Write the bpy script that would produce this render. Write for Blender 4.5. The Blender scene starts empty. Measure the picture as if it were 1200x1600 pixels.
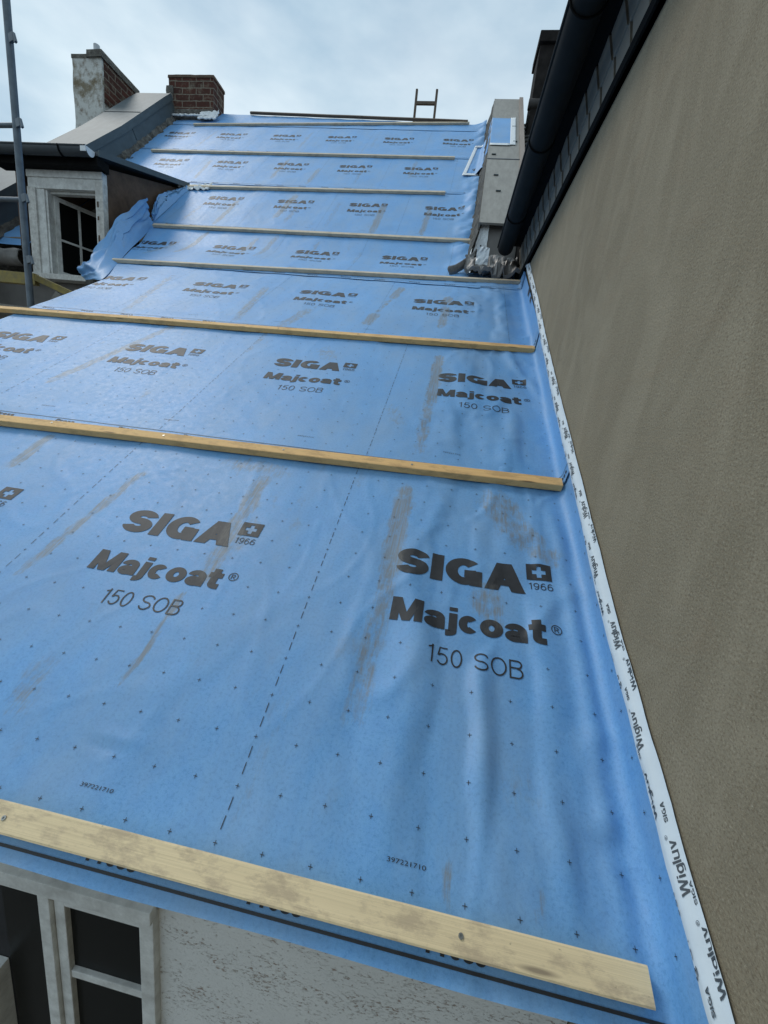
import bpy, bmesh, math, random
from mathutils import Vector, Matrix, noise

# ------------------------------------------------------------------ camera, world, sun, exposure
scene = bpy.context.scene
col = scene.collection
cam_data = bpy.data.cameras.new("camera")
cam = bpy.data.objects.new("camera", cam_data)
col.objects.link(cam)
RIGHT = Vector((0.98304501, 0.14781430, 0.10850548))
DOWN = Vector((0.13793535, -0.20623079, -0.96873252))
FWD = Vector((-0.12081535, 0.96727441, -0.22312297))
m = Matrix((RIGHT, -DOWN, -FWD)).transposed().to_4x4()
m.translation = Vector((0.34122581, -0.77677067, 0.76994766))
cam.matrix_world = m
cam_data.sensor_fit = 'VERTICAL'
cam_data.sensor_height = 36.0
cam_data.sensor_width = 27.0
cam_data.lens = 14.2103
cam_data.clip_start = 0.02
cam_data.clip_end = 2000.0
scene.camera = cam

scene.view_settings.view_transform = 'Standard'
scene.view_settings.look = 'None'
scene.view_settings.exposure = 0.08
scene.view_settings.gamma = 1.0

SUN_EL, SUN_AZ = math.radians(50), math.radians(-66)      # azimuth measured from +Y towards +X
world = bpy.data.worlds.new("World")
scene.world = world
world.use_nodes = True
wn, wl = world.node_tree.nodes, world.node_tree.links
wn.clear()
w_out = wn.new('ShaderNodeOutputWorld')
w_bg = wn.new('ShaderNodeBackground')
w_sky = wn.new('ShaderNodeTexSky')
w_sky.sky_type = 'NISHITA'
w_sky.sun_disc = False
w_sky.sun_elevation = SUN_EL
w_sky.sun_rotation = SUN_AZ
w_sky.air_density = 1.2
w_sky.dust_density = 2.0
# broken cloud layer over the blue: two noise octaves on the sky direction
w_tc = wn.new('ShaderNodeTexCoord')
w_map = wn.new('ShaderNodeMapping'); w_map.inputs['Scale'].default_value = (1.0, 1.0, 2.2)
w_n1 = wn.new('ShaderNodeTexNoise'); w_n1.inputs['Scale'].default_value = 2.6; w_n1.inputs['Detail'].default_value = 5; w_n1.inputs['Roughness'].default_value = 0.5
w_r1 = wn.new('ShaderNodeValToRGB')
w_r1.color_ramp.elements[0].position = 0.30; w_r1.color_ramp.elements[0].color = (0.72, 0.72, 0.72, 1)
w_r1.color_ramp.elements[1].position = 0.70; w_r1.color_ramp.elements[1].color = (1, 1, 1, 1)
w_n2 = wn.new('ShaderNodeTexNoise'); w_n2.inputs['Scale'].default_value = 2.4; w_n2.inputs['Detail'].default_value = 6
w_r2 = wn.new('ShaderNodeValToRGB')
w_r2.color_ramp.elements[0].position = 0.40; w_r2.color_ramp.elements[0].color = (4.1, 5.9, 7.3, 1)
w_r2.color_ramp.elements[1].position = 0.59; w_r2.color_ramp.elements[1].color = (7.5, 8.9, 9.7, 1)
w_mix = wn.new('ShaderNodeMix'); w_mix.data_type = 'RGBA'
wl.new(w_tc.outputs['Generated'], w_map.inputs['Vector'])
wl.new(w_map.outputs['Vector'], w_n1.inputs['Vector'])
wl.new(w_map.outputs['Vector'], w_n2.inputs['Vector'])
wl.new(w_n1.outputs['Fac'], w_r1.inputs['Fac'])
wl.new(w_n2.outputs['Fac'], w_r2.inputs['Fac'])
wl.new(w_r1.outputs['Color'], w_mix.inputs[0])
wl.new(w_sky.outputs['Color'], w_mix.inputs[6])
wl.new(w_r2.outputs['Color'], w_mix.inputs[7])
wl.new(w_mix.outputs[2], w_bg.inputs['Color'])
w_bg.inputs['Strength'].default_value = 0.098
wl.new(w_bg.outputs['Background'], w_out.inputs['Surface'])

sun_d = bpy.data.lights.new("sun", 'SUN')
sun_d.energy = 1.0
sun_d.angle = math.radians(18)
sun_d.color = (1.0, 0.96, 0.9)
sun = bpy.data.objects.new("sun", sun_d)
col.objects.link(sun)
sd = Vector((math.sin(SUN_AZ) * math.cos(SUN_EL), math.cos(SUN_AZ) * math.cos(SUN_EL), math.sin(SUN_EL)))
sun.rotation_euler = (-sd).to_track_quat('-Z', 'Y').to_euler()

# ------------------------------------------------------------------ node helpers / materials
class NT:
    def __init__(s, name):
        s.m = bpy.data.materials.new(name); s.m.use_nodes = True
        s.t = s.m.node_tree; s.b = s.t.nodes['Principled BSDF']
    def n(s, typ, **kw):
        nd = s.t.nodes.new(typ)
        for k, v in kw.items():
            if k in nd.inputs.keys(): nd.inputs[k].default_value = v
            else: setattr(nd, k, v)
        return nd
    def l(s, a, b): s.t.links.new(a, b)
    def uv(s, scale=(1, 1, 1), loc=(0, 0, 0), rot=(0, 0, 0)):
        tc = s.n('ShaderNodeUVMap'); tc.uv_map = 'UVMap'
        mp = s.n('ShaderNodeMapping'); mp.inputs['Scale'].default_value = scale
        mp.inputs['Location'].default_value = loc; mp.inputs['Rotation'].default_value = rot
        s.l(tc.outputs['UV'], mp.inputs['Vector']); return mp.outputs['Vector']
    def obj(s, scale=(1, 1, 1)):
        tc = s.n('ShaderNodeTexCoord'); mp = s.n('ShaderNodeMapping'); mp.inputs['Scale'].default_value = scale
        s.l(tc.outputs['Object'], mp.inputs['Vector']); return mp.outputs['Vector']
    def noise(s, vec, scale, detail=4, rough=0.55, dist=0.0):
        nd = s.n('ShaderNodeTexNoise', Scale=scale, Detail=detail, Roughness=rough, Distortion=dist)
        s.l(vec, nd.inputs['Vector']); return nd.outputs['Fac']
    def ramp(s, fac, stops):
        r = s.n('ShaderNodeValToRGB'); cr = r.color_ramp
        while len(cr.elements) < len(stops): cr.elements.new(0.5)
        for e, (p, c) in zip(cr.elements, stops):
            e.position = p; e.color = (c, c, c, 1) if isinstance(c, (int, float)) else (*c, 1)
        s.l(fac, r.inputs['Fac']); return r.outputs['Color']
    def mix(s, fac, a, b, mode='MIX'):
        x = s.n('ShaderNodeMix', data_type='RGBA', blend_type=mode)
        for key, v in ((0, fac), (6, a), (7, b)):
            if isinstance(v, (int, float)): x.inputs[key].default_value = v if key == 0 else (v, v, v, 1)
            elif isinstance(v, tuple): x.inputs[key].default_value = (*v, 1)
            else: s.l(v, x.inputs[key])
        return x.outputs[2]
    def math(s, op, a, b=0.0, c=None):
        x = s.n('ShaderNodeMath', operation=op)
        for i, v in enumerate((a, b) if c is None else (a, b, c)):
            if isinstance(v, (int, float)): x.inputs[i].default_value = v
            else: s.l(v, x.inputs[i])
        return x.outputs[0]
    def bump(s, h, strength, dist=0.01, normal=None):
        b = s.n('ShaderNodeBump', Strength=strength, Distance=dist)
        s.l(h, b.inputs['Height'])
        if normal is not None: s.l(normal, b.inputs['Normal'])
        return b.outputs['Normal']
    def done(s, color=None, rough=None, normal=None, metal=None, spec=None):
        for key, v in (('Base Color', color), ('Roughness', rough), ('Normal', normal), ('Metallic', metal), ('Specular IOR Level', spec)):
            if v is None: continue
            if isinstance(v, (int, float)): s.b.inputs[key].default_value = v
            elif isinstance(v, tuple): s.b.inputs[key].default_value = (*v, 1)
            else: s.l(v, s.b.inputs[key])
        return s.m

def dirt_mask(t):
    """Grey rubbing marks and drips: where they lie comes from the 'stain' attribute, their texture from streaky noise (UV = metres)."""
    at = t.n('ShaderNodeAttribute', attribute_name='stain').outputs['Fac']
    streak = t.noise(t.uv((75, 16, 1)), 1.0, 5, .7, .3)
    blot = t.noise(t.uv((34, 30, 1), (3, 5, 0)), 1.0, 5, .65)
    tex = t.math('ADD', t.math('MULTIPLY', streak, .6), t.math('MULTIPLY', blot, .5))
    lines = t.noise(t.uv((190, 5, 1), (2, 9, 0)), 1.0, 3, .6)
    edge = t.math('ADD', at, t.math('MULTIPLY', t.math('SUBTRACT', tex, .55), 2.3))
    a = t.ramp(edge, [(0.16, 0.0), (0.62, 1.0)])
    a = t.mix(1.0, a, t.ramp(at, [(0.02, 0.0), (0.4, 1.0)]), 'MULTIPLY')
    a = t.mix(1.0, a, t.ramp(lines, [(0.36, .45), (0.56, 1.0)]), 'MULTIPLY')
    sc = t.ramp(t.noise(t.uv((9, 4.5, 1), (7, 2, 0)), 1.0, 6, .7), [(0.60, 0.0), (0.72, 0.6)])
    sc2 = t.ramp(t.noise(t.uv((0.9, 0.8, 1), (1, 5, 0)), 1.0, 2), [(0.46, 0.0), (0.6, 1.0)])
    return t.mix(1.0, a, t.mix(1.0, sc, sc2, 'MULTIPLY'), 'ADD')

def mat_membrane():
    t = NT('blue_membrane')
    big = t.noise(t.uv(), 3.0, 4)
    mid = t.noise(t.uv(), 34.0, 6, .68)
    paper = t.noise(t.uv(), 120.0, 5, .7)
    fib = t.noise(t.uv(), 420.0, 4, .7)
    c = t.mix(t.ramp(big, [(0.3, 0.0), (0.7, 1.0)]), (.106, .312, .640), (.145, .370, .710))
    c = t.mix(t.ramp(mid, [(0.40, 0.0), (0.72, 0.42)]), c, (.20, .455, .76))
    c = t.mix(t.ramp(paper, [(0.30, 0.6), (0.52, 0.0)]), c, (.055, .21, .47))
    c = t.mix(t.ramp(fib, [(0.45, 0.0), (0.75, 0.32)]), c, (.29, .54, .83))
    veil = t.ramp(t.noise(t.uv((2.2, 1.0, 1), (4, 4, 0)), 1.8, 5, .65), [(0.40, 0.0), (0.68, 0.34)])
    c = t.mix(veil, c, (.28, .37, .46))
    dm = dirt_mask(t)
    c = t.mix(t.mix(1.0, dm, .80, 'MULTIPLY'), c, (.205, .207, .19))
    h = t.math('ADD', t.math('MULTIPLY', fib, .3), t.math('MULTIPLY', mid, .7))
    nrm = t.bump(h, .28, .004)
    r = t.ramp(mid, [(0.3, 0.44), (0.7, 0.60)])
    return t.done(c, r, nrm, spec=.55)

def mat_ink():
    t = NT('printed_ink')
    dm = dirt_mask(t)
    w = t.ramp(t.noise(t.uv(), 60.0, 5, .7), [(0.3, 0.0), (0.8, 0.5)])
    c = t.mix(w, (.020, .021, .024), (.042, .048, .060))
    c = t.mix(t.mix(1.0, dm, .5, 'MULTIPLY'), c, (.17, .16, .14))
    return t.done(c, .55)

def mat_plain(name, color, rough=.6, metal=0.0, var=.25, nscale=8.0, bump=.15, bdist=.004, dirt=None, spec=.35):
    t = NT(name)
    n1 = t.noise(t.obj(), nscale, 6, .62)
    n2 = t.noise(t.obj(), nscale * 9, 4, .6)
    lo_ = tuple(max(0, x * (1 - var)) for x in color); hi_ = tuple(min(1, x * (1 + var)) for x in color)
    c = t.mix(t.ramp(n1, [(0.3, 0.0), (0.7, 1.0)]), lo_, hi_)
    if dirt:
        dcol, amt, sc = dirt
        c = t.mix(t.ramp(t.noise(t.obj(), sc, 6, .7), [(0.5 - amt * .3, 0.0), (0.72, amt)]), c, dcol)
    nrm = t.bump(t.math('ADD', n1, t.math('MULTIPLY', n2, .5)), bump, bdist)
    return t.done(c, rough, nrm, metal, spec)

def mat_wood(name, base, dark, grain=1.0, grime=.4, seed=0.0):
    t = NT(name)
    v = t.uv((1.2, 1, 1), (seed, seed * .37, 0))
    rings = t.n('ShaderNodeTexNoise', Scale=1.0, Detail=5.0, Roughness=.6, Distortion=.4)
    t.l(t.uv((2.2, 330, 1), (seed, seed, 0)), rings.inputs['Vector'])
    big = t.noise(t.uv((3, 9, 1), (seed * 2, 0, 0)), 1.0, 3)
    c = t.mix(t.ramp(rings.outputs['Fac'], [(0.3, .8), (0.6, 0.0)]), base, tuple(b * .78 for b in base))
    c = t.mix(t.ramp(big, [(0.3, 0.0), (0.75, .5)]), c, tuple(b * .8 for b in base))
    # knots
    vo = t.n('ShaderNodeTexVoronoi', Scale=1.0); t.l(t.uv((3.1, 22, 1), (seed * 3, .3, 0)), vo.inputs['Vector'])
    c = t.mix(t.ramp(vo.outputs['Distance'], [(0.05, .85), (0.13, 0.0)]), c, tuple(d * .6 for d in dark))
    g = t.ramp(t.noise(t.uv((9, 22, 1), (seed, 2, 0)), 1.0, 7, .72), [(0.48, 0.0), (0.60, grime)])
    c = t.mix(g, c, dark)
    sp = t.ramp(t.noise(t.uv((60, 60, 1), (seed, 9, 0)), 1.0, 3), [(0.70, 0.0), (0.74, .5)])
    c = t.mix(sp, c, tuple(d * .5 for d in dark))
    nrm = t.bump(rings.outputs['Fac'], .35 * grain, .002)
    return t.done(c, .72, nrm)

def mat_stucco():
    t = NT('tan_stucco')
    g1 = t.noise(t.uv(), 210.0, 4, .75)
    g2 = t.noise(t.uv(), 130.0, 4, .6)
    smear = t.noise(t.uv((3.4, 1.2, 1), rot=(0, 0, .55)), 1.7, 7, .66, 1.1)
    swirl = t.noise(t.uv((1.3, 3.6, 1), (5, 3, 0), (0, 0, .4)), 1.5, 6, .65, 1.4)
    big = t.noise(t.uv(), 0.9, 3)
    c = t.mix(t.ramp(big, [(0.3, 0.0), (0.7, 1.0)]), (.235, .200, .138), (.290, .248, .172))
    c = t.mix(t.ramp(smear, [(0.44, 0.0), (0.62, .42)]), c, (.345, .30, .215))
    c = t.mix(t.ramp(swirl, [(0.54, 0.0), (0.70, .35)]), c, (.27, .21, .14))
    c = t.mix(t.ramp(g1, [(0.33, .85), (0.50, 0.0)]), c, (.16, .12, .08))
    c = t.mix(t.ramp(g1, [(0.56, 0.0), (0.72, .7)]), c, (.46, .41, .31))
    vor = t.n('ShaderNodeTexVoronoi', Scale=1.0, feature='DISTANCE_TO_EDGE')
    wv = t.n('ShaderNodeVectorMath', operation='ADD'); wn_ = t.n('ShaderNodeTexNoise', Scale=6.0, Detail=4.0); t.l(t.uv(), wn_.inputs['Vector'])
    ws = t.n('ShaderNodeVectorMath', operation='SCALE'); ws.inputs['Scale'].default_value = .22
    t.l(wn_.outputs['Color'], ws.inputs[0]); t.l(t.uv((.9, 1.2, 1), (.4, .3, 0)), wv.inputs[0]); t.l(ws.outputs[0], wv.inputs[1]); t.l(wv.outputs[0], vor.inputs['Vector'])
    crack = t.mix(1.0, t.ramp(vor.outputs['Distance'], [(0.0015, 1.0), (0.004, 0.0)]), t.ramp(t.noise(t.uv(), 1.6, 3), [(0.50, 0.0), (0.58, .75)]), 'MULTIPLY')
    c = t.mix(t.math('MULTIPLY', crack, .3), c, (.10, .08, .06))
    rub = t.ramp(smear, [(0.42, 1.0), (0.66, .2)])
    h = t.mix(1.0, t.mix(.5, g1, g2), rub, 'MULTIPLY')
    nrm = t.bump(h, .6, .0055)
    nrm = t.bump(smear, .24, .03, nrm)
    nrm = t.bump(swirl, .12, .03, nrm)
    return t.done(c, .9, nrm, spec=.15)

def mat_roughcast():
    t = NT('white_roughcast')
    n1 = t.noise(t.uv((60, 80, 1)), 1.0, 5, .65, .3)
    pits = t.noise(t.uv((62, 118, 1), (3, 1, 0)), 1.0, 5, .68, .8)
    zone = t.noise(t.uv((3.5, 8.0, 1), (1, 4, 0)), 1.0, 4, .6)
    big = t.noise(t.uv(), 2.5, 4)
    c = t.mix(t.ramp(big, [(0.3, 0.0), (0.7, 1.0)]), (.76, .755, .73), (.84, .83, .80))
    edge = t.math('SUBTRACT', pits, t.math('MULTIPLY', t.math('SUBTRACT', zone, .5), .45))
    pm = t.ramp(edge, [(0.342, 1.0), (0.385, 0.0)])
    c = t.mix(t.mix(1.0, pm, .75, 'MULTIPLY'), c, (.30, .18, .12))
    h = t.math('SUBTRACT', t.math('MULTIPLY', n1, .5), t.math('MULTIPLY', t.ramp(edge, [(0.34, 1.0), (0.43, 0.0)]), .8))
    return t.done(c, .92, t.bump(h, .55, .008), spec=.15)

def mat_brick():
    t = NT('old_brick')
    br = t.n('ShaderNodeTexBrick', Scale=1.0)
    br.inputs['Brick Width'].default_value = .29; br.inputs['Row Height'].default_value = .105
    br.inputs['Mortar Size'].default_value = .010; br.inputs['Mortar Smooth'].default_value = .3
    br.inputs['Color1'].default_value = (.115, .038, .026, 1); br.inputs['Color2'].default_value = (.065, .026, .020, 1)
    br.inputs['Mortar'].default_value = (.26, .22, .17, 1)
    wob = t.n('ShaderNodeVectorMath', operation='ADD')
    nn = t.n('ShaderNodeTexNoise', Scale=14.0, Detail=2.0); t.l(t.uv(), nn.inputs['Vector'])
    sc = t.n('ShaderNodeVectorMath', operation='SCALE'); sc.inputs['Scale'].default_value = .018
    t.l(nn.outputs['Color'], sc.inputs[0]); t.l(t.uv(), wob.inputs[0]); t.l(sc.outputs[0], wob.inputs[1]); t.l(wob.outputs[0], br.inputs['Vector'])
    n1 = t.noise(t.uv(), 22.0, 6, .7)
    c = t.mix(t.ramp(n1, [(0.35, .55), (0.65, 0.0)]), br.outputs['Color'], (.045, .035, .03))
    c = t.mix(t.ramp(t.noise(t.uv(), 5.0, 5, .7), [(0.52, 0.0), (0.68, .55)]), c, (.27, .24, .18))
    h = t.math('SUBTRACT', t.math('MULTIPLY', n1, .5), br.outputs['Fac'])
    return t.done(c, .92, t.bump(h, .7, .012), spec=.2)

def mat_render_patchy():
    t = NT('flaking_white_render')
    n1 = t.noise(t.uv(), 7.0, 7, .7)
    n2 = t.noise(t.uv((1, 1, 1), (5, 2, 0)), 2.2, 6, .7)
    c = t.mix(t.ramp(n1, [(0.34, 0.0), (0.50, 1.0)]), (.24, .20, .16), (.58, .58, .55))
    sep = t.n('ShaderNodeSeparateXYZ'); t.l(t.uv(), sep.inputs[0])
    c = t.mix(t.ramp(n2, [(0.50, 0.0), (0.62, .85)]), c, (.17, .13, .07))
    return t.done(c, .92, t.bump(n1, .6, .02), spec=.2)

def mat_zinc(name, color, rough=.55):
    t = NT(name)
    n1 = t.noise(t.uv(), 4.0, 6, .65)
    st = t.noise(t.uv((22, 2.2, 1)), 1.0, 5, .65)
    c = t.mix(t.ramp(n1, [(0.3, 0.0), (0.7, 1.0)]), tuple(x * .82 for x in color), tuple(x * 1.15 for x in color))
    c = t.mix(t.ramp(st, [(0.56, 0.0), (0.74, .22)]), c, (.12, .112, .10))
    return t.done(c, rough, t.bump(n1, .12, .01), .35)

def mat_slate():
    t = NT('dark_slate')
    br = t.n('ShaderNodeTexBrick', Scale=1.0, offset=0.0)
    n1 = t.noise(t.uv(), 9.0, 5)
    c = t.mix(n1, (.19, .175, .148), (.27, .248, .21))
    return t.done(c, .6, t.bump(t.noise(t.uv(), 40.0, 5), .2, .004), spec=.2)

def mat_glass_dark():
    t = NT('dark_window_glass')
    n1 = t.noise(t.uv(), 3.0, 4)
    c = t.mix(n1, (.004, .005, .005), (.009, .010, .010))
    return t.done(c, .3, None, spec=.12)

MEMBRANE = mat_membrane(); INK = mat_ink()
WOOD = [mat_wood('fresh_spruce', (.90, .72, .44), (.44, .34, .23), 1.0, .62, .0),
        mat_wood('honey_spruce', (.88, .545, .225), (.30, .17, .08), 1.0, .38, 3.1),
        mat_wood('weathered_spruce', (.70, .585, .43), (.30, .245, .185), 1.0, .40, 7.7),
        mat_wood('brown_old_wood', (.135, .095, .065), (.05, .035, .025), 1.0, .5, 5.2)]
STUCCO = mat_stucco(); ROUGHCAST = mat_roughcast(); BRICK = mat_brick(); FLAKY = mat_render_patchy()
ZINC = mat_zinc('grey_zinc', (.098, .122, .132), .62); ZINC_TAN = mat_zinc('stained_lead_sheet', (.32, .305, .275), .66)
ZINC_DARK = mat_zinc('dark_zinc', (.07, .08, .09), .5)
GUTTER = mat_plain('dark_gutter_metal', (.013, .013, .012), .65, 0, .25, 6, .05, spec=.1)
SLATE = mat_slate(); GLASS = mat_glass_dark()
PAINT = mat_plain('grey_white_paint', (.78, .78, .75), .7, 0, .12, 9, .25, .004, ((.2, .18, .15), .45, 14))
PAINT_OLD = mat_plain('peeling_white_paint', (.72, .71, .67), .75, 0, .08, 12, .35, .006, ((.16, .13, .10), .55, 22))
STEEL = mat_plain('galvanised_steel', (.13, .155, .18), .5, .5, .2, 14, .08)
YELLOW = mat_plain('worn_yellow_paint', (.36, .27, .05), .65, 0, .25, 12, .2, .004, ((.12, .11, .09), .8, 10))
PLANK = mat_wood('grey_scaffold_plank', (.22, .205, .18), (.09, .08, .065), 1.2, .5, 2.2)
MORTAR = mat_plain('crumbly_mortar', (.25, .235, .205), .95, 0, .45, 16, .9, .03, ((.05, .045, .04), .9, 9))
LEAD = mat_plain('crumpled_lead', (.20, .195, .19), .42, .3, .45, 14, .35, .008, ((.40, .36, .33), .6, 11))
FOIL = mat_plain('white_butyl_foil', (.84, .86, .87), .4, .1, .1, 30, .5, .006, ((.25, .25, .25), .35, 30))
TAPE = mat_plain('pale_adhesive_tape', (.62, .70, .76), .5, 0, .05, 20, .12, .002)
TAPE_INK = mat_plain('tape_ink', (.06, .075, .09), .6, 0, .2, 40, 0)
TARBOARD = mat_plain('brown_tarred_board', (.10, .062, .042), .8, 0, .4, 7, .4, .008, ((.17, .12, .08), .35, 9))
DARKWALL = mat_plain('dim_plaster', (.16, .15, .14), .9, 0, .2, 4, .3)
DECK = mat_wood('roof_boarding', (.30, .23, .15), (.12, .09, .06), 1.0, .4, 1.4)
GROUND = mat_plain('courtyard_paving', (.15, .145, .135), .9, 0, .2, 2, .3)
TILE = mat_plain('dark_roof_tile', (.055, .05, .048), .8, 0, .35, 9, .4, .01)
SCREW = mat_plain('steel_screw', (.35, .35, .33), .35, .8, .1, 90, 0)
BLACK = mat_plain('matt_black', (.008, .008, .008), .8, 0, .2, 20, .3, spec=.08)

# ------------------------------------------------------------------ mesh helpers
class MB:
    def __init__(s): s.v = []; s.f = []; s.uv = {}; s.mi = {}; s.smooth = set(); s.st = None
    def add(s, vs, fs, mi=0, uvs=None, smooth=False):
        o = len(s.v); s.v += [Vector(p) for p in vs]
        for f in fs:
            k = len(s.f); s.f.append([i + o for i in f])
            if mi: s.mi[k] = mi
            if smooth: s.smooth.add(k)
            if uvs: s.uv[k] = [uvs[i] for i in f]
    def box(s, a, b):
        (x0, y0, z0), (x1, y1, z1) = a, b
        s.add([(x0, y0, z0), (x1, y0, z0), (x1, y1, z0), (x0, y1, z0), (x0, y0, z1), (x1, y0, z1), (x1, y1, z1), (x0, y1, z1)],
              [(0, 3, 2, 1), (4, 5, 6, 7), (0, 1, 5, 4), (1, 2, 6, 5), (2, 3, 7, 6), (3, 0, 4, 7)])
    def hexa(s, p):      # 8 corner points: bottom ring 0-3, top ring 4-7
        s.add(p, [(0, 3, 2, 1), (4, 5, 6, 7), (0, 1, 5, 4), (1, 2, 6, 5), (2, 3, 7, 6), (3, 0, 4, 7)])
    def bar(s, p, q, w, h, up=(0, 0, 1)):
        p, q, up = Vector(p), Vector(q), Vector(up)
        d = (q - p).normalized(); side = d.cross(up).normalized(); up = side.cross(d).normalized()
        a, b = side * (w / 2), up * (h / 2)
        s.hexa([p - a - b, p + a - b, q + a - b, q - a - b, p - a + b, p + a + b, q + a + b, q - a + b])
    def tube(s, pts, r, n=12, cap=True):
        pts = [Vector(p) for p in pts]; rings = []
        rs = r if isinstance(r, (list, tuple)) else [r] * len(pts)
        ref = None
        for i, p in enumerate(pts):
            d = (pts[min(i + 1, len(pts) - 1)] - pts[max(i - 1, 0)]).normalized()
            if ref is None: ref = d.orthogonal().normalized()
            a = (ref - d * ref.dot(d)).normalized(); ref = a; b = d.cross(a)
            rings.append([p + (a * math.cos(2 * math.pi * k / n) + b * math.sin(2 * math.pi * k / n)) * rs[i] for k in range(n)])
        vs = [v for r_ in rings for v in r_]; fs = []
        for i in range(len(pts) - 1):
            for k in range(n):
                fs.append((i * n + k, i * n + (k + 1) % n, (i + 1) * n + (k + 1) % n, (i + 1) * n + k))
        s.add(vs, fs, smooth=True)
        if cap: s.add(rings[0], [tuple(range(n))[::-1]]); s.add(rings[-1], [tuple(range(n))])
    def grid(s, rows, mi=0, uvs=None, smooth=True, flip=False):
        nr, nc = len(rows), len(rows[0]); vs = [p for r in rows for p in r]; fs = []
        for i in range(nr - 1):
            for j in range(nc - 1):
                f = (i * nc + j, i * nc + j + 1, (i + 1) * nc + j + 1, (i + 1) * nc + j)
                fs.append(f[::-1] if flip else f)
        s.add(vs, fs, mi, [u for r in uvs for u in r] if uvs else None, smooth)
    def solid_grid(s, rows, off, smooth=True):
        """A grid given thickness: second skin displaced by off, edges closed."""
        off = Vector(off); nr, nc = len(rows), len(rows[0])
        a = [Vector(p) for r in rows for p in r]; b = [p + off for p in a]; n = len(a); fs = []
        for i in range(nr - 1):
            for j in range(nc - 1):
                q = (i * nc + j, i * nc + j + 1, (i + 1) * nc + j + 1, (i + 1) * nc + j)
                fs.append(q); fs.append(tuple(k + n for k in q[::-1]))
        ring = [j for j in range(nc)] + [i * nc + nc - 1 for i in range(1, nr)] + [(nr - 1) * nc + j for j in range(nc - 2, -1, -1)] + [i * nc for i in range(nr - 2, 0, -1)]
        for k in range(len(ring)):
            p, q = ring[k], ring[(k + 1) % len(ring)]; fs.append((q, p, p + n, q + n))
        s.add(a + b, fs, smooth=smooth)
    def build(s, name, mats, parent=None, origin=None, bevel=0.0):
        me = bpy.data.meshes.new(name)
        if parent is not None: o0 = parent['_loc'] if '_loc' in parent else (0, 0, 0); o0 = Vector(o0)
        elif origin is not None: o0 = Vector(origin)
        else:
            lo = Vector((min(v[i] for v in s.v) for i in range(3))); hi = Vector((max(v[i] for v in s.v) for i in range(3)))
            o0 = Vector(((lo.x + hi.x) / 2, (lo.y + hi.y) / 2, lo.z))
        me.from_pydata([v - o0 for v in s.v], [], s.f)
        uvl = me.uv_layers.new(name='UVMap')
        for p in me.polygons:
            k = p.index
            if k in s.mi: p.material_index = s.mi[k]
            if k in s.smooth: p.use_smooth = True
            if k in s.uv:
                for li, u in zip(p.loop_indices, s.uv[k]): uvl.data[li].uv = u
            else:
                n = p.normal; ax = max(range(3), key=lambda i: abs(n[i]))
                for li in p.loop_indices:
                    w = s.v[me.loops[li].vertex_index]
                    uvl.data[li].uv = (w.y, w.z) if ax == 0 else ((w.x, w.z) if ax == 1 else (w.x, w.y))
        if s.st: me.attributes.new('stain', 'FLOAT', 'POINT').data.foreach_set('value', s.st)
        for mt in (mats if isinstance(mats, (list, tuple)) else [mats]): me.materials.append(mt)
        ob = bpy.data.objects.new(name, me); col.objects.link(ob)
        if parent is not None: ob.parent = parent; ob['_loc'] = list(o0)
        else: ob.location = o0; ob['_loc'] = list(o0)
        if bevel:
            bm = bmesh.new(); bm.from_mesh(me)
            bmesh.ops.bevel(bm, geom=[e for e in bm.edges if len(e.link_faces) == 2 and e.calc_face_angle(0) > .5], offset=bevel, segments=2, affect='EDGES', profile=.6)
            bm.to_mesh(me); bm.free()
        return ob

def tag(o, label=None, cat=None, group=None, kind=None):
    if label: o['label'] = label
    if cat: o['category'] = cat
    if group: o['group'] = group
    if kind: o['kind'] = kind
    return o
def thing(name, loc, label, cat, group=None):
    o = bpy.data.objects.new(name, None); col.objects.link(o); o.location = loc; o['_loc'] = list(loc)
    o.empty_display_size = .1
    return tag(o, label, cat, group)

def lerp(a, b, t): return a + (b - a) * t
def sstep(a, b, x):
    t = max(0.0, min(1.0, (x - a) / (b - a))); return t * t * (3 - 2 * t)
def pw(tab, x):
    if x <= tab[0][0]: return tab[0][1]
    for (x0, y0), (x1, y1) in zip(tab, tab[1:]):
        if x <= x1: return y0 + (y1 - y0) * (x - x0) / (x1 - x0)
    return tab[-1][1]
def N(x, y, z=0.0): return noise.noise(Vector((x, y, z)))

# ------------------------------------------------------------------ roof surface: lower pitch 31 deg, kicks up to 43.4 deg
P1, P2, SK = math.radians(31), math.radians(43.427), 4.8114
_T = []
def _prof():
    y = z = 0.0; s = 0.0; ds = .01
    # negative side is straight
    out = []
    while s < 12:
        a = lerp(P1, P2, sstep(SK - .18, SK + .18, s)); out.append((y, z, a)); y += math.cos(a) * ds; z += math.sin(a) * ds; s += ds
    return out
_T = _prof()
def roof(u, s, n=0.0):
    if s <= 0: y, z, a = math.cos(P1) * s, math.sin(P1) * s, P1
    else:
        i = int(s / .01); f = s / .01 - i; A, B = _T[i], _T[i + 1]
        y, z, a = lerp(A[0], B[0], f), lerp(A[1], B[1], f), lerp(A[2], B[2], f)
    return Vector((u, y - n * math.sin(a), z + n * math.cos(a)))

WALL_X = .86
UC, RC = .812, .040        # crease start, fold radius where the membrane turns up the wall
ARC = RC * math.pi / 2
def mem_pos(u, s, n=0.0):
    """Membrane surface point: u across (arc length, turns up the stucco wall), s up the slope, n along its normal."""
    if u <= UC: return roof(u, s, n)
    if u <= UC + ARC:
        a = (u - UC) / RC; return roof(UC + (RC - n) * math.sin(a), s, RC - (RC - n) * math.cos(a))
    return roof(UC + RC - n, s, RC + (u - UC - ARC))

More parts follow.
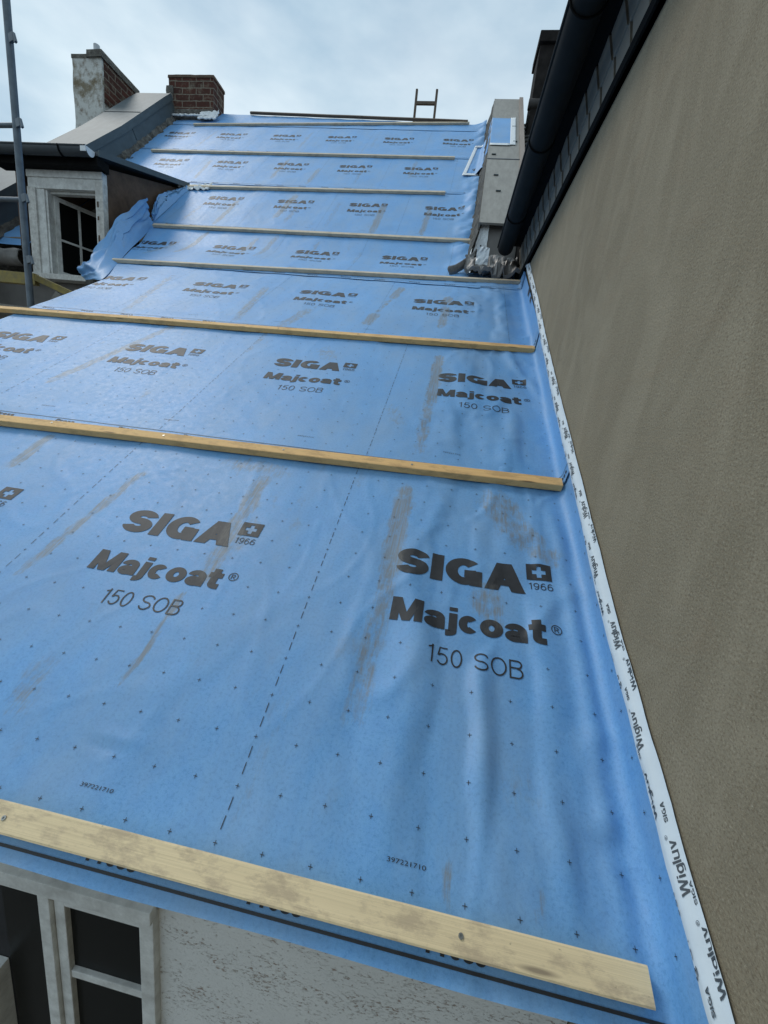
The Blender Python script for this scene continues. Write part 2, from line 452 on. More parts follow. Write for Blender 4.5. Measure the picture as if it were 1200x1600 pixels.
def wrinkle(u, s):
    h = .0045 * N(u * 1.7, s * 1.1, 3.1) + .0016 * N(u * 7.0, s * 4.0, 9.0) + .0007 * N(u * 21, s * 13, 1.0)
    r = sstep(.0, .55, u) * (1 - .6 * sstep(4.2, 5.2, s))
    h += r * (.013 * N(u * 7.5 + .35 * math.sin(s * 3), s * 2.1, 5.5) + .006 * N(u * 17, s * 6.5, 2.2))
    # long soft folds running up the slope in the first bay, near the wall
    for (cu, w, d, s0, s1, lean) in ((.45, .030, -.013, -.22, .14, .06), (.36, .05, .006, -.15, .35, -.05), (.60, .045, -.010, -.05, .55, .05),
                                     (.70, .04, .009, -.2, .5, .0), (.22, .05, -.006, .02, .33, .10), (.785, .022, .008, -.25, .9, .0),
                                     (.52, .03, .008, .0, .28, .0), (.62, .05, .012, 1.15, 1.65, .12), (.48, .04, -.010, 1.15, 1.6, -.1),
                                     (.72, .04, -.012, 1.3, 2.3, .05), (.78, .03, .012, 2.0, 2.45, -.25), (.5, .06, -.010, 2.55, 3.5, .05), (.7, .05, .010, 2.6, 3.8, -.06)):
        if s0 - .15 < s < s1 + .15:
            c = cu + lean * (s - s0) + .012 * N(s * 5, cu * 40)
            h += 1.45 * d * math.exp(-((u - c) / w) ** 2) * sstep(s0 - .13, s0 + .08, s) * (1 - sstep(s1 - .08, s1 + .13, s))
    h += .0018 * math.cos((u - .225) / .56 * 2 * math.pi)          # sag between the rafters
    ca = .0016 + .0042 * r
    q1 = N(u * 2.6 + s * 1.1, s * 1.5 - u * .9, 21.0); q2 = N(u * 3.4 - s * 1.6, s * 2.2 + u * 1.3, 33.0)
    h += ca * max(0.0, 1 - abs(q1) * 13) + ca * .8 * max(0.0, 1 - abs(q2) * 15) * (1 if N(u * 1.3, s * 1.3, 40) > -.05 else 0.0)
    if s > 4.55 and u > .05:                                        # loose selvedge rucked up against the right parapet
        h += (1 - .75 * sstep(7.2, 7.4, s) * (1 - sstep(8.75, 8.95, s))) * sstep(.08, .31, u) * (.035 + .055 * N(s * 4.2, u * 5, 50) + .03 * N(s * 11, u * 9, 51))
    # single dents
    for (cu, cs, wu, ws, d) in ((-.33, -.085, .05, .010, -.006), (-.30, -.068, .06, .015, .004), (.78, -.02, .03, .03, .008), (.79, -.06, .03, .02, -.008)):
        h += d * math.exp(-((u - cu) / wu) ** 2 - ((s - cs - .2 * (u - cu) ** 2 * 8) / ws) ** 2)
    return h

LEFT = [(-1, -2.93), (3.34, -2.94), (3.92, -3.19), (4.52, -3.46), (5.1, -3.615), (5.36, -3.68), (6.58, -3.815), (6.60, -5.30), (7.92, -5.41), (9.78, -5.62), (10.4, -5.70)]
UMAX = UC + ARC + .105
RIGHT_EDGE = [(-1, UMAX), (4.38, UMAX), (4.44, .33), (11, .31)]
TL = [(-.42, -.095), (-0.293, -0.026), (-0.276, -0.018), (-0.217, 0.014), (-0.178, 0.032), (-0.132, 0.052), (-0.091, 0.078), (-0.003, 0.128), (0.029, 0.144), (0.094, 0.183), (0.167, 0.219), (0.253, 0.265), (0.315, 0.301), (0.408, 0.355), (0.533, 0.434), (0.636, 0.504), (0.712, 0.549), (0.806, 0.609), (0.915, 0.676), (1.025, 0.737), (1.152, 0.820), (1.33, 0.927), (1.494, 1.036), (1.691, 1.166), (1.915, 1.310), (2.024, 1.388), (2.244, 1.539), (2.584, 1.77), (2.971, 2.015), (3.45, 2.31)]
TH = [(-.42, -.062), (-0.304, 0.004), (-0.274, 0.022), (-0.239, 0.04), (-0.211, 0.054), (-0.164, 0.079), (-0.111, 0.107), (-0.071, 0.133), (-0.023, 0.159), (0.041, 0.192), (0.1, 0.226), (0.172, 0.268), (0.224, 0.292), (0.253, 0.31), (0.338, 0.36), (0.413, 0.404), (0.494, 0.460), (0.596, 0.518), (0.666, 0.563), (0.722, 0.603), (0.803, 0.652), (0.89, 0.701), (0.969, 0.754), (1.088, 0.828), (1.26, 0.933), (1.412, 1.03), (1.562, 1.128), (1.746, 1.245), (1.923, 1.360), (2.156, 1.519), (2.453, 1.721), (2.85, 1.975), (3.45, 2.37)]
CP, SP = math.cos(P1), math.sin(P1)
TLN = [(y * CP + z * SP, z * CP - y * SP) for y, z in TL]
def u_max(s): return UC + ARC + max(.006, pw(TLN, s) + .011 - RC)
def right_edge(s): return u_max(s) if s < 4.38 else pw(RIGHT_EDGE, s)
def s_top(u): return 10.30 - .072 * (u + 4.2)

def mem_n(k, u, s):
    """height of sheet k above the boarding: each sheet laps over the one below"""
    s0 = -.305 + 1.411 * k
    n = .006 + .0035 * (1 - sstep(s0 + .09, s0 + .2, s)) - .003 * sstep(s0 + 1.36, s0 + 1.41, s)
    damp = 1 - .75 * math.exp(-((s - s0 - .06) / .07) ** 2)
    if u > UC: damp *= lerp(.9, .12, sstep(UC, UC + ARC, u))
    return n + max(-.003, wrinkle(u, s) * damp)

# where feet, rafters and drips have marked the cloth: (u0, s0) -> (u1, s1), half width, strength
STAINS = [(.218, .95, .226, .55, .030, .62), (.226, .55, .222, .10, .026, .34), (-.365, .92, -.352, .43, .026, .5), (-.39, .34, -.386, .05, .006, .62), (-.30, .66, -.33, .52, .03, .3),
          (-.865, .84, -.94, .32, .014, .5), (-1.44, .99, -1.43, .80, .022, .66), (-.63, .05, -.61, -.03, .03, .3), (.54, .52, .55, .44, .04, .4), (.57, .96, .63, .88, .06, .42), (.62, .84, .70, .76, .05, .40), (.70, .74, .76, .70, .03, .4),
          (.05, .1, .02, -.15, .006, .2), (.60, .02, .63, .0, .03, .18), (-.55, 1.0, -.30, .98, .03, .3), (.47, -.2, .465, -.15, .006, .35), (.64, -.19, .645, -.16, .005, .35),
          (.240, 2.29, .242, 1.72, .026, .66), (.235, 1.72, .24, 1.25, .022, .42), (-1.67, 2.4, -1.86, 1.5, .026, .50), (-.5, 2.25, -.44, 2.15, .05, .3), (-.98, 2.5, -.97, 2.1, .012, .35), (.05, 1.6, .12, 1.45, .03, .25),
          (-.22, 3.74, -.255, 3.45, .030, .62), (-.26, 3.42, -.32, 3.0, .014, .4), (-.32, 2.98, -.335, 2.80, .036, .62), (.212, 3.55, .21, 3.42, .034, .66), (.21, 3.3, .209, 2.85, .028, .55), (-1.4, 3.45, -1.3, 2.65, .03, .42), (-.85, 2.95, -.92, 2.6, .04, .4), (-2.4, 3.6, -2.2, 2.6, .03, .35),
          (-2.86, 5.2, -2.92, 4.55, .026, .62), (-2.18, 5.1, -2.23, 4.7, .024, .5), (-1.96, 5.2, -2.0, 4.6, .03, .4), (-1.42, 4.2, -1.52, 3.98, .04, .4), (-1.42, 5.1, -1.45, 4.55, .02, .35), (-.86, 4.9, -.88, 4.5, .02, .25), (-3.1, 4.9, -3.2, 4.4, .03, .35),
          (-2.86, 6.2, -2.88, 5.46, .030, .58), (-2.12, 6.44, -2.17, 5.75, .040, .55), (-1.98, 6.1, -2.0, 5.6, .03, .35), (-.85, 6.26, -.85, 5.46, .038, .62), (-.245, 6.16, -.258, 5.48, .028, .6), (-3.3, 6.0, -3.35, 5.5, .03, .3), (-1.45, 6.3, -1.45, 5.6, .03, .25),
          (-3.93, 7.7, -3.85, 6.95, .03, .45), (-2.68, 7.85, -2.70, 7.08, .03, .48), (-2.08, 7.5, -2.1, 6.9, .03, .45), (-.66, 7.95, -.68, 7.3, .03, .35), (-1.4, 7.7, -1.42, 7.0, .02, .3), (-4.5, 9.2, -4.5, 8.4, .03, .3), (-2.7, 9.3, -2.7, 8.4, .03, .3), (-1.5, 9.1, -1.5, 8.5, .03, .22)]
STAIN_BIN = {}
for _q in STAINS:
    for _b in range(int(min(_q[1], _q[3]) * 2) - 2, int(max(_q[1], _q[3]) * 2) + 3): STAIN_BIN.setdefault(_b, []).append(_q)
def stain(u, s):
    v = 0.0
    for (a, b, c, d, w, g_) in STAIN_BIN.get(int(s * 2), ()):
        w *= 1.25
        if min(a, c) - w - .03 < u < max(a, c) + w + .03 and min(b, d) - .08 < s < max(b, d) + .08:
            dx, dy = c - a, d - b; t = max(0, min(1, ((u - a) * dx + (s - b) * dy) / (dx * dx + dy * dy)))
            e = math.hypot(u - a - dx * t, (s - b - dy * t) * .8) + .012 * N(s * 11, u * 34) + .006 * N(s * 30, u * 60, 4)
            v = max(v, (g_ + .08) * (1 - sstep(w * .55, w * 1.2 + .008, e)) * (.75 + .25 * sstep(0, .12, t) * (1 - sstep(.8, 1, t))))
    return v

# ---- print (flat polygons in u, s)
_txt = {}
def text_polys(body, bold=0.0):
    key = (body, bold)
    if key not in _txt:
        c = bpy.data.curves.new('lettering', 'FONT'); c.body = body; c.size = 1; c.offset = bold; c.resolution_u = 5
        c.space_character = 1.0 + bold * 1.6
        o = bpy.data.objects.new('lettering', c); col.objects.link(o)
        dg = bpy.context.evaluated_depsgraph_get(); dg.update()
        me = o.evaluated_get(dg).to_mesh()
        vs = [(v.co.x, v.co.y) for v in me.vertices]; fs = [tuple(p.vertices) for p in me.polygons]
        o.evaluated_get(dg).to_mesh_clear(); bpy.data.objects.remove(o); bpy.data.curves.remove(c)
        x0, x1 = min(v[0] for v in vs), max(v[0] for v in vs); y0 = min(v[1] for v in vs); y1 = max(v[1] for v in vs)
        _txt[key] = ([(x - x0, y) for x, y in vs], fs, x1 - x0, y0, y1)
    return _txt[key]

def arc_(cx, cy, rx, ry, a0, a1, n=22):
    return [(cx + rx * math.cos(math.radians(a0 + (a1 - a0) * i / n)), cy + ry * math.sin(math.radians(a0 + (a1 - a0) * i / n))) for i in range(n + 1)]
def glyph(ch, w):
    """(advance width, strokes, solid polygons) on a cap height of 1, stroke weight w"""
    h = w / 2; X = .74
    if ch == 'S':
        W = .72; ry = (1 - w) / 4; rx = (W - w) / 2
        return W, [arc_(W / 2, 1 - h - ry, rx, ry, 8, 258, 26) + arc_(W / 2, h + ry, rx, ry, 78, -172, 26)], []
    if ch == 'I': return w, [[(h, 0), (h, 1)]], []
    if ch == 'G':
        W = .80; return W, [arc_(W / 2, .5, W / 2 - h, .5 - h, 42, 322, 30), [(W - h, 0), (W - h, .53)], [(W * .52, .53 - h * .8), (W - h, .53 - h * .8)]], []
    if ch == 'A':
        W = .86; T = w * 1.2; b = w * 1.08
        return W, [], [[(0, 0), (b, 0), (W / 2 + T / 2, 1), (W / 2 - T / 2, 1)], [(W - b, 0), (W, 0), (W / 2 + T / 2, 1), (W / 2 - T / 2, 1)], [(W * .22, .19), (W * .78, .19), (W * .72, .19 + w * .78), (W * .28, .19 + w * .78)]]
    if ch == 'M':
        W = .95; return W, [[(h, 0), (h, 1)], [(W - h, 0), (W - h, 1)]], [[(0, 1), (w * 1.15, 1), (W / 2 + w * .46, 0), (W / 2 - w * .46, 0)], [(W, 1), (W / 2 + w * .46, 0), (W / 2 - w * .46, 0), (W - w * 1.15, 1)]]
    if ch == 'a':
        W = .62; ry = max(.02, (.46 - w) / 2)
        return W, [arc_(W / 2 - .01, X - h - .17, W / 2 - h, .17, 172, 0, 16) + [(W - h, .2), (W - h, 0)], arc_(W * .46, h * .86 + ry, W * .46 - h, ry, 0, 360, 24)], []
    if ch == 'j': return w + .06, [arc_(-.02, -.02, .08 + h, .20 - h, -90, 0, 8) + [(.06 + h, X)], [(.06 + h, .84), (.06 + h, 1)]], []
    if ch == 'i': return w, [[(h, 0), (h, X)], [(h, .85), (h, 1)]], []
    if ch == 'l': return w, [[(h, 0), (h, 1)]], []
    if ch == 'c': W = .57; return W, [arc_(W / 2, X / 2, W / 2 - h, X / 2 - h, 42, 318)], []
    if ch == 'e': W = .62; return W, [arc_(W / 2, X / 2, W / 2 - h, X / 2 - h, 0, 315), [(h, X / 2 - .02), (W - h * .4, X / 2 - .02)]], []
    if ch == 'o': W = .66; return W, [arc_(W / 2, X / 2, W / 2 - h, X / 2 - h, 0, 360, 32)], []
    if ch == 't': W = .22 + w; return W, [[(.09 + h, .95), (.09 + h, .22)] + arc_(.09 + h + .14, .22, .14, .22 - h, 180, 270, 8) + [(W, h)], [(0, X - h * .8), (W, X - h * .8)]], []
    if ch == 'g': W = .64; return W, [arc_(W / 2, X / 2, W / 2 - h, X / 2 - h, 0, 360), [(W - h, X), (W - h, -.05)] + arc_(W / 2, -.05, W / 2 - h, .20, 0, -150, 14)], []
    if ch == 'u': W = .62; return W, [[(h, X), (h, .24)] + arc_(W / 2, .24 + .0, W / 2 - h, .24 - h, 180, 360, 14) + [(W - h, X)], [(W - h, 0), (W - h, .3)]], []
    if ch == 'v': W = .62; return W, [], [[(0, X), (w * 1.05, X), (W / 2 + h, 0), (W / 2 - h, 0)], [(W - w * 1.05, X), (W, X), (W / 2 + h, 0), (W / 2 - h, 0)]]
    if ch == 'W':
        W = 1.1; q = W / 4; P = []
        for a, b in ((0, q), (2 * q, q), (2 * q, 3 * q), (4 * q, 3 * q)):
            a_ = max(h, min(W - h, a)); P.append([(a_ - h, 1), (a_ + h, 1), (b + h, 0), (b - h, 0)])
        return W, [], P
    if ch == 'P': W = .68; return W, [[(h, 0), (h, 1)], [(h, 1 - h), (W - .27, 1 - h)] + arc_(W - .27, .71, .27 - h, .29 - h, 90, -90, 14) + [(h, .42 + h)]], []
    if ch == 'r': W = .40; return W, [[(h, 0), (h, X)], arc_(W, X - .22, W - h, .22 - h, 180, 90, 8)], []
    if ch == 's':
        W = .56; ry = (X - w) / 4; rx = (W - w) / 2
        return W, [arc_(W / 2, X - h - ry, rx, ry, 15, 258, 18) + arc_(W / 2, h + ry, rx, ry, 78, -165, 18)], []
    if ch == '1': return .40, [[(.28, 0), (.28, 1)], [(.28 + h, 1 - h), (.22, .86), (.06, .80)]], []
    if ch == '5': W = .60; return W, [[(W - .06, 1 - h), (.14, 1 - h), (.07, .50)] + arc_(W / 2 - .01, .33, W / 2 - h, .33 - h, 138, -155, 24)], []
    if ch in '0O': W = .60 if ch == '0' else .82; return W, [arc_(W / 2, .5, W / 2 - h, .5 - h, 0, 360, 36)], []
    if ch == 'B':
        W = .70; return W, [[(h, 0), (h, 1)], [(h, 1 - h), (W - .28, 1 - h)] + arc_(W - .28, .765, .24 - h, .235 - h, 90, -90, 14) + [(h, .53 + h)], [(h, .53 + h), (W - .29, .53 + h)] + arc_(W - .29, .2875, .29 - h, .2875 - h, 90, -90, 14) + [(h, h)]], []
    if ch == '6': W = .60; return W, [arc_(W / 2, .32, W / 2 - h, .32 - h, 0, 360, 26), arc_(W / 2 + .02, .5, W / 2 - h, .5 - h, 48, 190, 16)], []
    if ch == '9': W = .60; return W, [arc_(W / 2, .68, W / 2 - h, .32 - h, 0, 360, 26), arc_(W / 2 - .02, .5, W / 2 - h, .5 - h, 228, 370, 16)], []
    return .34, [], []
def put_text(bm, body, x, y, width, cap, w=.1, gap=.1):
    x0 = 0; items = []
    for ch in body:
        W, st, po = glyph(ch, w); items.append((x0, st, po)); x0 += W + gap
    sx = width / (x0 - gap); lay = 0
    T = lambda o, q: (x + (o + q[0]) * sx, y + q[1] * cap)
    for o, st, po in items:
        z = 0.0
        for pts in st:
            closed = math.hypot(pts[0][0] - pts[-1][0], pts[0][1] - pts[-1][1]) < 1e-6; n = len(pts); L, R = [], []
            for i in range(n):
                a = pts[i - 1] if i else (pts[-2] if closed else pts[0]); b = pts[i + 1] if i < n - 1 else (pts[1] if closed else pts[-1])
                dx, dy = b[0] - a[0], b[1] - a[1]; l = math.hypot(dx, dy) or 1; nx, ny = -dy / l * w / 2, dx / l * w / 2
                L.append((pts[i][0] + nx, pts[i][1] + ny)); R.append((pts[i][0] - nx, pts[i][1] - ny))
            lv = [bm.verts.new((*T(o, q), z)) for q in L]; rv = [bm.verts.new((*T(o, q), z)) for q in R]
            for i in range(n - 1): bm.faces.new([rv[i], rv[i + 1], lv[i + 1], lv[i]])
            z += .0001
        for P in po:
            bm.faces.new([bm.verts.new((*T(o, q), z)) for q in P]); z += .0001
def put_font(bm, body, x, y, width, cap):
    vs, fs, w, y0, y1 = text_polys(body, 0.0)
    sx = width / w; sy = cap / .69
    bv = [bm.verts.new((x + a * sx, y + b * sy, 0)) for a, b in vs]
    for f in fs:
        try: bm.faces.new([bv[i] for i in f])
        except ValueError: pass
def put_poly(bm, pts):
    bm.faces.new([bm.verts.new((a, b, 0)) for a, b in pts])
def put_rect(bm, x0, y0, x1, y1): put_poly(bm, [(x0, y0), (x1, y0), (x1, y1), (x0, y1)])

def logo(bm, x, y):
    put_text(bm, "SIGA", x, y + .544, .418, .110, .27, .05)
    # square flag emblem with a cross cut out, below it the year
    X0, Y0, X1, Y1 = x + .425, y + .604, x + .503, y + .668
    cx, cy, a, b = (X0 + X1) / 2, (Y0 + Y1) / 2, .0075, .021
    put_rect(bm, X0, Y0, cx - b, Y1); put_rect(bm, cx + b, Y0, X1, Y1)
    for sg in (1, -1):
        e = Y1 if sg > 0 else Y0
        q = sorted((cy + sg * a, e)); put_rect(bm, cx - b, q[0], cx - a, q[1]); put_rect(bm, cx + a, q[0], cx + b, q[1])
        q = sorted((cy + sg * b, e)); put_rect(bm, cx - a, q[0], cx + a, q[1])
    put_text(bm, "1966", x + .429, y + .566, .074, .027, .10, .12)
    put_text(bm, "Majcoat", x + .012, y + .372, .452, .080, .245, .045)
    put_font(bm, "\u00ae", x + .480, y + .412, .032, .030)
    put_text(bm, "150 SOB", x + .133, y + .262, .262, .053, .085, .13)

S_OFF = [.243, .258, -.07, .39, -.31, .20, -.36, .1]
def print_mesh(k, u0, u1, s0, s1):
    bm = bmesh.new(); y = 1.411 * k; rnd = random.Random(k + 5)
    off = S_OFF[k]
    for i in range(-8, 4):
        x = off + i
        if x > u0 - .6 and x < u1: logo(bm, x, y)
    dash = off - .243
    # crosses every 10 cm, registration dashes every metre
    arm, th = .0046, .0006
    for i in range(int(u0 * 10) - 4, int(u1 * 10) + 5):
        for j in range(-3, 12):
            a, b = dash + i * .1, y + j * .1 + .0
            if not (u0 < a < u1 and s0 + .03 < b < s1): continue
            dx, dy = a - off, b - y
            lx = (dx % 1.0)
            if (-.02 < lx < .52 and .535 < dy < .69) or (-.02 < lx < .53 and .355 < dy < .46) or (.12 < lx < .41 and .25 < dy < .325): continue
            put_poly(bm, [(a - arm, b - th), (a - th, b - th), (a - th, b - arm), (a + th, b - arm), (a + th, b - th), (a + arm, b - th),
                          (a + arm, b + th), (a + th, b + th), (a + th, b + arm), (a - th, b + arm), (a - th, b + th), (a - arm, b + th)])
    for i in range(-8, 4):
        a = dash + i * 1.0
        if not (u0 < a < u1): continue
        b = s0 + .06
        while b < s1 - .02:
            j = round((b + .012 - y) / .1) * .1 + y
            if abs(b + .012 - j) > .012: put_rect(bm, a - .0009, b, a + .0009, b + .024)
            b += .0335
    if k == 0:
        put_rect(bm, u0, -.2835, u1, -.2785)
        for a in [-.176 + .335 * i for i in range(-9, 3)]: put_text(bm, "Press", a - .06, -.2715, .105, .022, .22, .09)
    else:
        put_rect(bm, u0, s0 + .0475, u1, s0 + .0505)
        for a in [.198 + .332 * i for i in range(-18, 4)]:
            if u0 < a < u1: put_text(bm, "Press", a - .05, s0 + .021, .1, .019, .22, .09)
    for i in range(-3, 2): put_font(bm, "397221710", .345 + .68 * i, y - .164, .078, .0075)
    # cut along a lattice so the print follows the folds
    fine = .0135 if k < 2 else .04
    u = math.floor(u0 / fine) * fine
    while u < u1 + .2:
        bmesh.ops.bisect_plane(bm, geom=bm.verts[:] + bm.edges[:] + bm.faces[:], plane_co=(u, 0, 0), plane_no=(1, 0, 0)); u += fine
    s = s0
    while s < s1:
        bmesh.ops.bisect_plane(bm, geom=bm.verts[:] + bm.edges[:] + bm.faces[:], plane_co=(0, s, 0), plane_no=(0, 1, 0)); s += fine
    return bm

def make_sheet(k, label):
    s0, s1 = -.305 + 1.411 * k, 1.195 + 1.411 * k
    mb = MB()
    du = .010 if k == 0 else (.016 if k < 3 else .022)
    dsn = .0125 if k == 0 else (.02 if k < 3 else .03)
    lo_u = min(pw(LEFT, s0 + (s1 - s0) * i / 40) for i in range(41))
    hi_u = max(pw(RIGHT_EDGE, s0 + (s1 - s0) * i / 40) for i in range(41))
    nu, ns = int((hi_u - lo_u) / du) + 1, int((s1 - s0) / dsn) + 1
    idx = {}; vs = []; uvs = []; fs = []
    for j in range(ns + 1):
        for i in range(nu + 1):
            u = lo_u + (hi_u - lo_u) * i / nu; s = s0 + (s1 - s0) * j / ns
            u = max(pw(LEFT, s), min(right_edge(s), u))
            if k >= 6: s = min(s, s_top(u))
            if j == 0: s += .003 * N(u * 3, k * 7.0)
            vs.append(mem_pos(u, s, mem_n(k, u, s))); uvs.append((u, s))
    for j in range(ns):
        for i in range(nu):
            q = [j * (nu + 1) + i, j * (nu + 1) + i + 1, (j + 1) * (nu + 1) + i + 1, (j + 1) * (nu + 1) + i]
            if ((vs[q[1]] - vs[q[0]]).cross(vs[q[3]] - vs[q[0]])).length + ((vs[q[3]] - vs[q[2]]).cross(vs[q[1]] - vs[q[2]])).length < 1e-7: continue
            fs.append(q)
    mb.add(vs, fs, 0, uvs, True); mb.st = [stain(*q) for q in uvs]
    if k < 7:
        bm = print_mesh(k, max(lo_u, -1.6) if k == 0 else lo_u, hi_u, s0, s1)
        pv = []; pu = []
        for v in bm.verts:
            v.index = len(pv); u, s = v.co.x, v.co.y
            pv.append(mem_pos(u, s, mem_n(k, u, s) + .0015 + v.co.z)); pu.append((u, s))
        pf = []
        for f in bm.faces:
            c = f.calc_center_median(); 
            if c.x < pw(LEFT, c.y) + .01 or c.x > right_edge(c.y) - .006 or c.y < s0 + .004 or c.y > s1 or (k >= 6 and c.y > s_top(c.x) - .01): continue
            pf.append([v.index for v in (f.verts if f.normal.z >= 0 else reversed(f.verts))])
        bm.free()
        used = sorted({i for f in pf for i in f}); mp = {o: n for n, o in enumerate(used)}
        mb.add([pv[i] for i in used], [[mp[i] for i in f] for f in pf], 1, [pu[i] for i in used], True); mb.st += [stain(*pu[i]) for i in used]
    return mb.build('roofing_membrane', [MEMBRANE, INK], origin=roof((lo_u + hi_u) / 2, s0)), s0, s1

# ------------------------------------------------------------------ setting
g = MB(); g.box((-900, -900, -3.6), (900, 900, -3.4)); tag(g.build('ground', GROUND, origin=(0, 0, -3.4)), kind='structure')

# ------------------------------------------------------------------ the house under the new roof
house = thing('old_house', (-1, 0.02, -3.4), 'old house with white roughcast facade and sash window under the blue membrane eaves', 'house')
w = MB()       # facade with the window opening left free
FX0, FX1, FY0, FY1 = -2.93, .855, .02, .30
OX0, OX1, OZ0, OZ1 = -1.36, -.281, -2.0, -.66
w.box((FX0, FY0, -3.4), (OX0, FY1, -.06)); w.box((OX1, FY0, -3.4), (FX1, FY1, -.06))
w.box((OX0, FY0, OZ1), (OX1, FY1, -.06)); w.box((OX0, FY0, -3.4), (OX1, FY1, OZ0))
w.build('facade_wall', ROUGHCAST, house)
w = MB()       # gable and rear walls that carry the roof
w.box((-2.93, .30, -3.4), (-2.70, 3.93, .06)); w.hexa([(-2.93, .30, .06), (-2.70, .30, .06), (-2.70, 3.93, .06), (-2.93, 3.93, .06), (-2.93, .30, .12), (-2.70, .30, .12), (-2.70, 3.93, 2.29), (-2.93, 3.93, 2.29)])
w.build('gable_wall', DARKWALL, house)
w = MB(); w.box((-5.45, 3.99, -3.4), (-2.93, 4.2, 1.95))
w.build('yard_wall', DARKWALL, house)
w = MB(); w.box((-5.45, 10.6, -3.4), (.8, 10.8, 3.2)); w.build('rear_wall', DARKWALL, house)
d = MB()       # roof boarding
def slab(x0, x1, sa, sb, n0=-.032, n1=-.006, step=.2):
    ks = max(1, int((sb - sa) / step)); rows = []
    for i in range(ks + 1):
        s = lerp(sa, sb, i / ks); rows.append([roof(x0, s, n1), roof(x1, s, n1), roof(x1, s, n0), roof(x0, s, n0)])
    vs = [p for r in rows for p in r]; fs = [(3, 2, 1, 0)]
    for i in range(ks):
        for j in range(4): fs.append((i * 4 + j, i * 4 + (j + 1) % 4, i * 4 + 4 + (j + 1) % 4, i * 4 + 4 + j))
    fs.append(tuple(ks * 4 + j for j in range(4))); d.add(vs, fs)
slab(-2.925, .855, -.295, 3.3); slab(-2.93, .855, 3.3, 4.36); slab(-3.2, -2.93, 4.0, 4.36); slab(-3.42, .30, 4.36, 4.9); slab(-3.62, .30, 4.9, 5.3); slab(-3.79, .30, 5.3, 6.6)
slab(-5.42, .30, 6.6, 10.0); slab(-5.42, -4.98, 4.75, 6.6)
rp = roof(0, 10.05, -.03)
d.hexa([(-5.42, rp.y, rp.z - .03), (.3, rp.y, rp.z - .03), (.3, 10.7, 3.2), (-5.42, 10.7, 3.2), (-5.42, rp.y + .02, rp.z), (.3, rp.y + .02, rp.z), (.3, 10.72, 3.23), (-5.42, 10.72, 3.23)])
d.build('roof_boarding', DECK, house)
wi = MB()      # window: outer frame
fy0, fy1 = -.005, .09
wi.box((OX1 - .045, fy0, OZ0), (OX1, fy1, OZ1)); wi.box((OX0, fy0, OZ1 - .05), (OX1 - .045, fy1, OZ1)); wi.box((OX0, fy0, OZ0), (OX1 - .045, fy1, OZ0 + .05))
wi.box((OX0, fy0, OZ0 + .05), (OX0 + .04, fy1, OZ1 - .05)); wi.box((-.664, fy0 + .004, OZ0 + .05), (-.625, fy1 - .004, OZ1 - .05))
wi.box((OX0, -.022, OZ1 - .015), (OX1 + .005, .005, OZ1 + .035))
win = wi.build('window', PAINT, house, bevel=.003)
sa_ = MB()     # right sash
sa_.box((-.623, .012, OZ0 + .05), (-.588, .055, OZ1 - .052)); sa_.box((-.338, .012, OZ0 + .05), (-.328, .055, OZ1 - .052))
sa_.box((-.588, .012, OZ1 - .095), (-.338, .055, OZ1 - .052)); sa_.box((-.588, .012, OZ0 + .05), (-.338, .055, OZ0 + .1))
sa_.box((-.588, .016, -1.060), (-.338, .05, -1.030)); sa_.box((-.588, .016, -1.46), (-.338, .05, -1.43))
sa_.build('sash', PAINT, win, bevel=.003)
gl = MB(); gl.box((-.588, .030, OZ0 + .1), (-.338, .034, OZ1 - .095)); gl.build('pane', GLASS, win)
gl = MB(); gl.box((-.86, .050, OZ0 + .05), (-.664, .056, OZ1 - .05)); gl.build('pane', GLASS, win)
sb_ = MB(); sb_.hexa([(-.905, .0, OZ0 + .05), (-.868, .0, OZ0 + .05), (-.868, .05, OZ0 + .05), (-.905, .05, OZ0 + .05), (-.905, .0, -1.14), (-.868, .0, -1.14), (-.868, .05, -1.14), (-.905, .05, -1.14)])
sb_.build('shutter_edge', PAINT, win)
bk = MB(); bk.box((OX0, .24, OZ0), (OX1, .26, OZ1)); bk.box((OX0 + .04, .052, OZ0 + .05), (-.86, .06, OZ1 - .05)); bk.build('dark_backing', mat_plain('dark_room_backing', (.03, .03, .032), .9), win)  # sheets coloured dark to stand for the unlit room behind the glass

# ------------------------------------------------------------------ membrane sheets
ROWS = ['lowest blue membrane sheet with the two biggest printed logos, between the eaves and second batten',
        'second blue membrane sheet from the eaves, printed logos between second and third batten',
        'third blue membrane sheet from the eaves, between third and fourth batten',
        'blue membrane sheet beside the dormer window, left edge turned up as a loose flap',
        'blue membrane sheet just above the loose flap, tucked against the brown dormer cheek',
        'blue membrane sheet level with the dormer roof, second logo row from the ridge',
        'blue membrane sheet below the ridge carrying the smallest topmost row of logos',
        'narrow blue membrane sheet along the ridge beside the brick chimney, without logos']
sheets = []
for k in range(8):
    ob, s0, s1 = make_sheet(k, ROWS[k]); sheets.append(ob)
    tag(ob, ROWS[k], 'roofing membrane', 'blue membrane sheets laid on the roof')

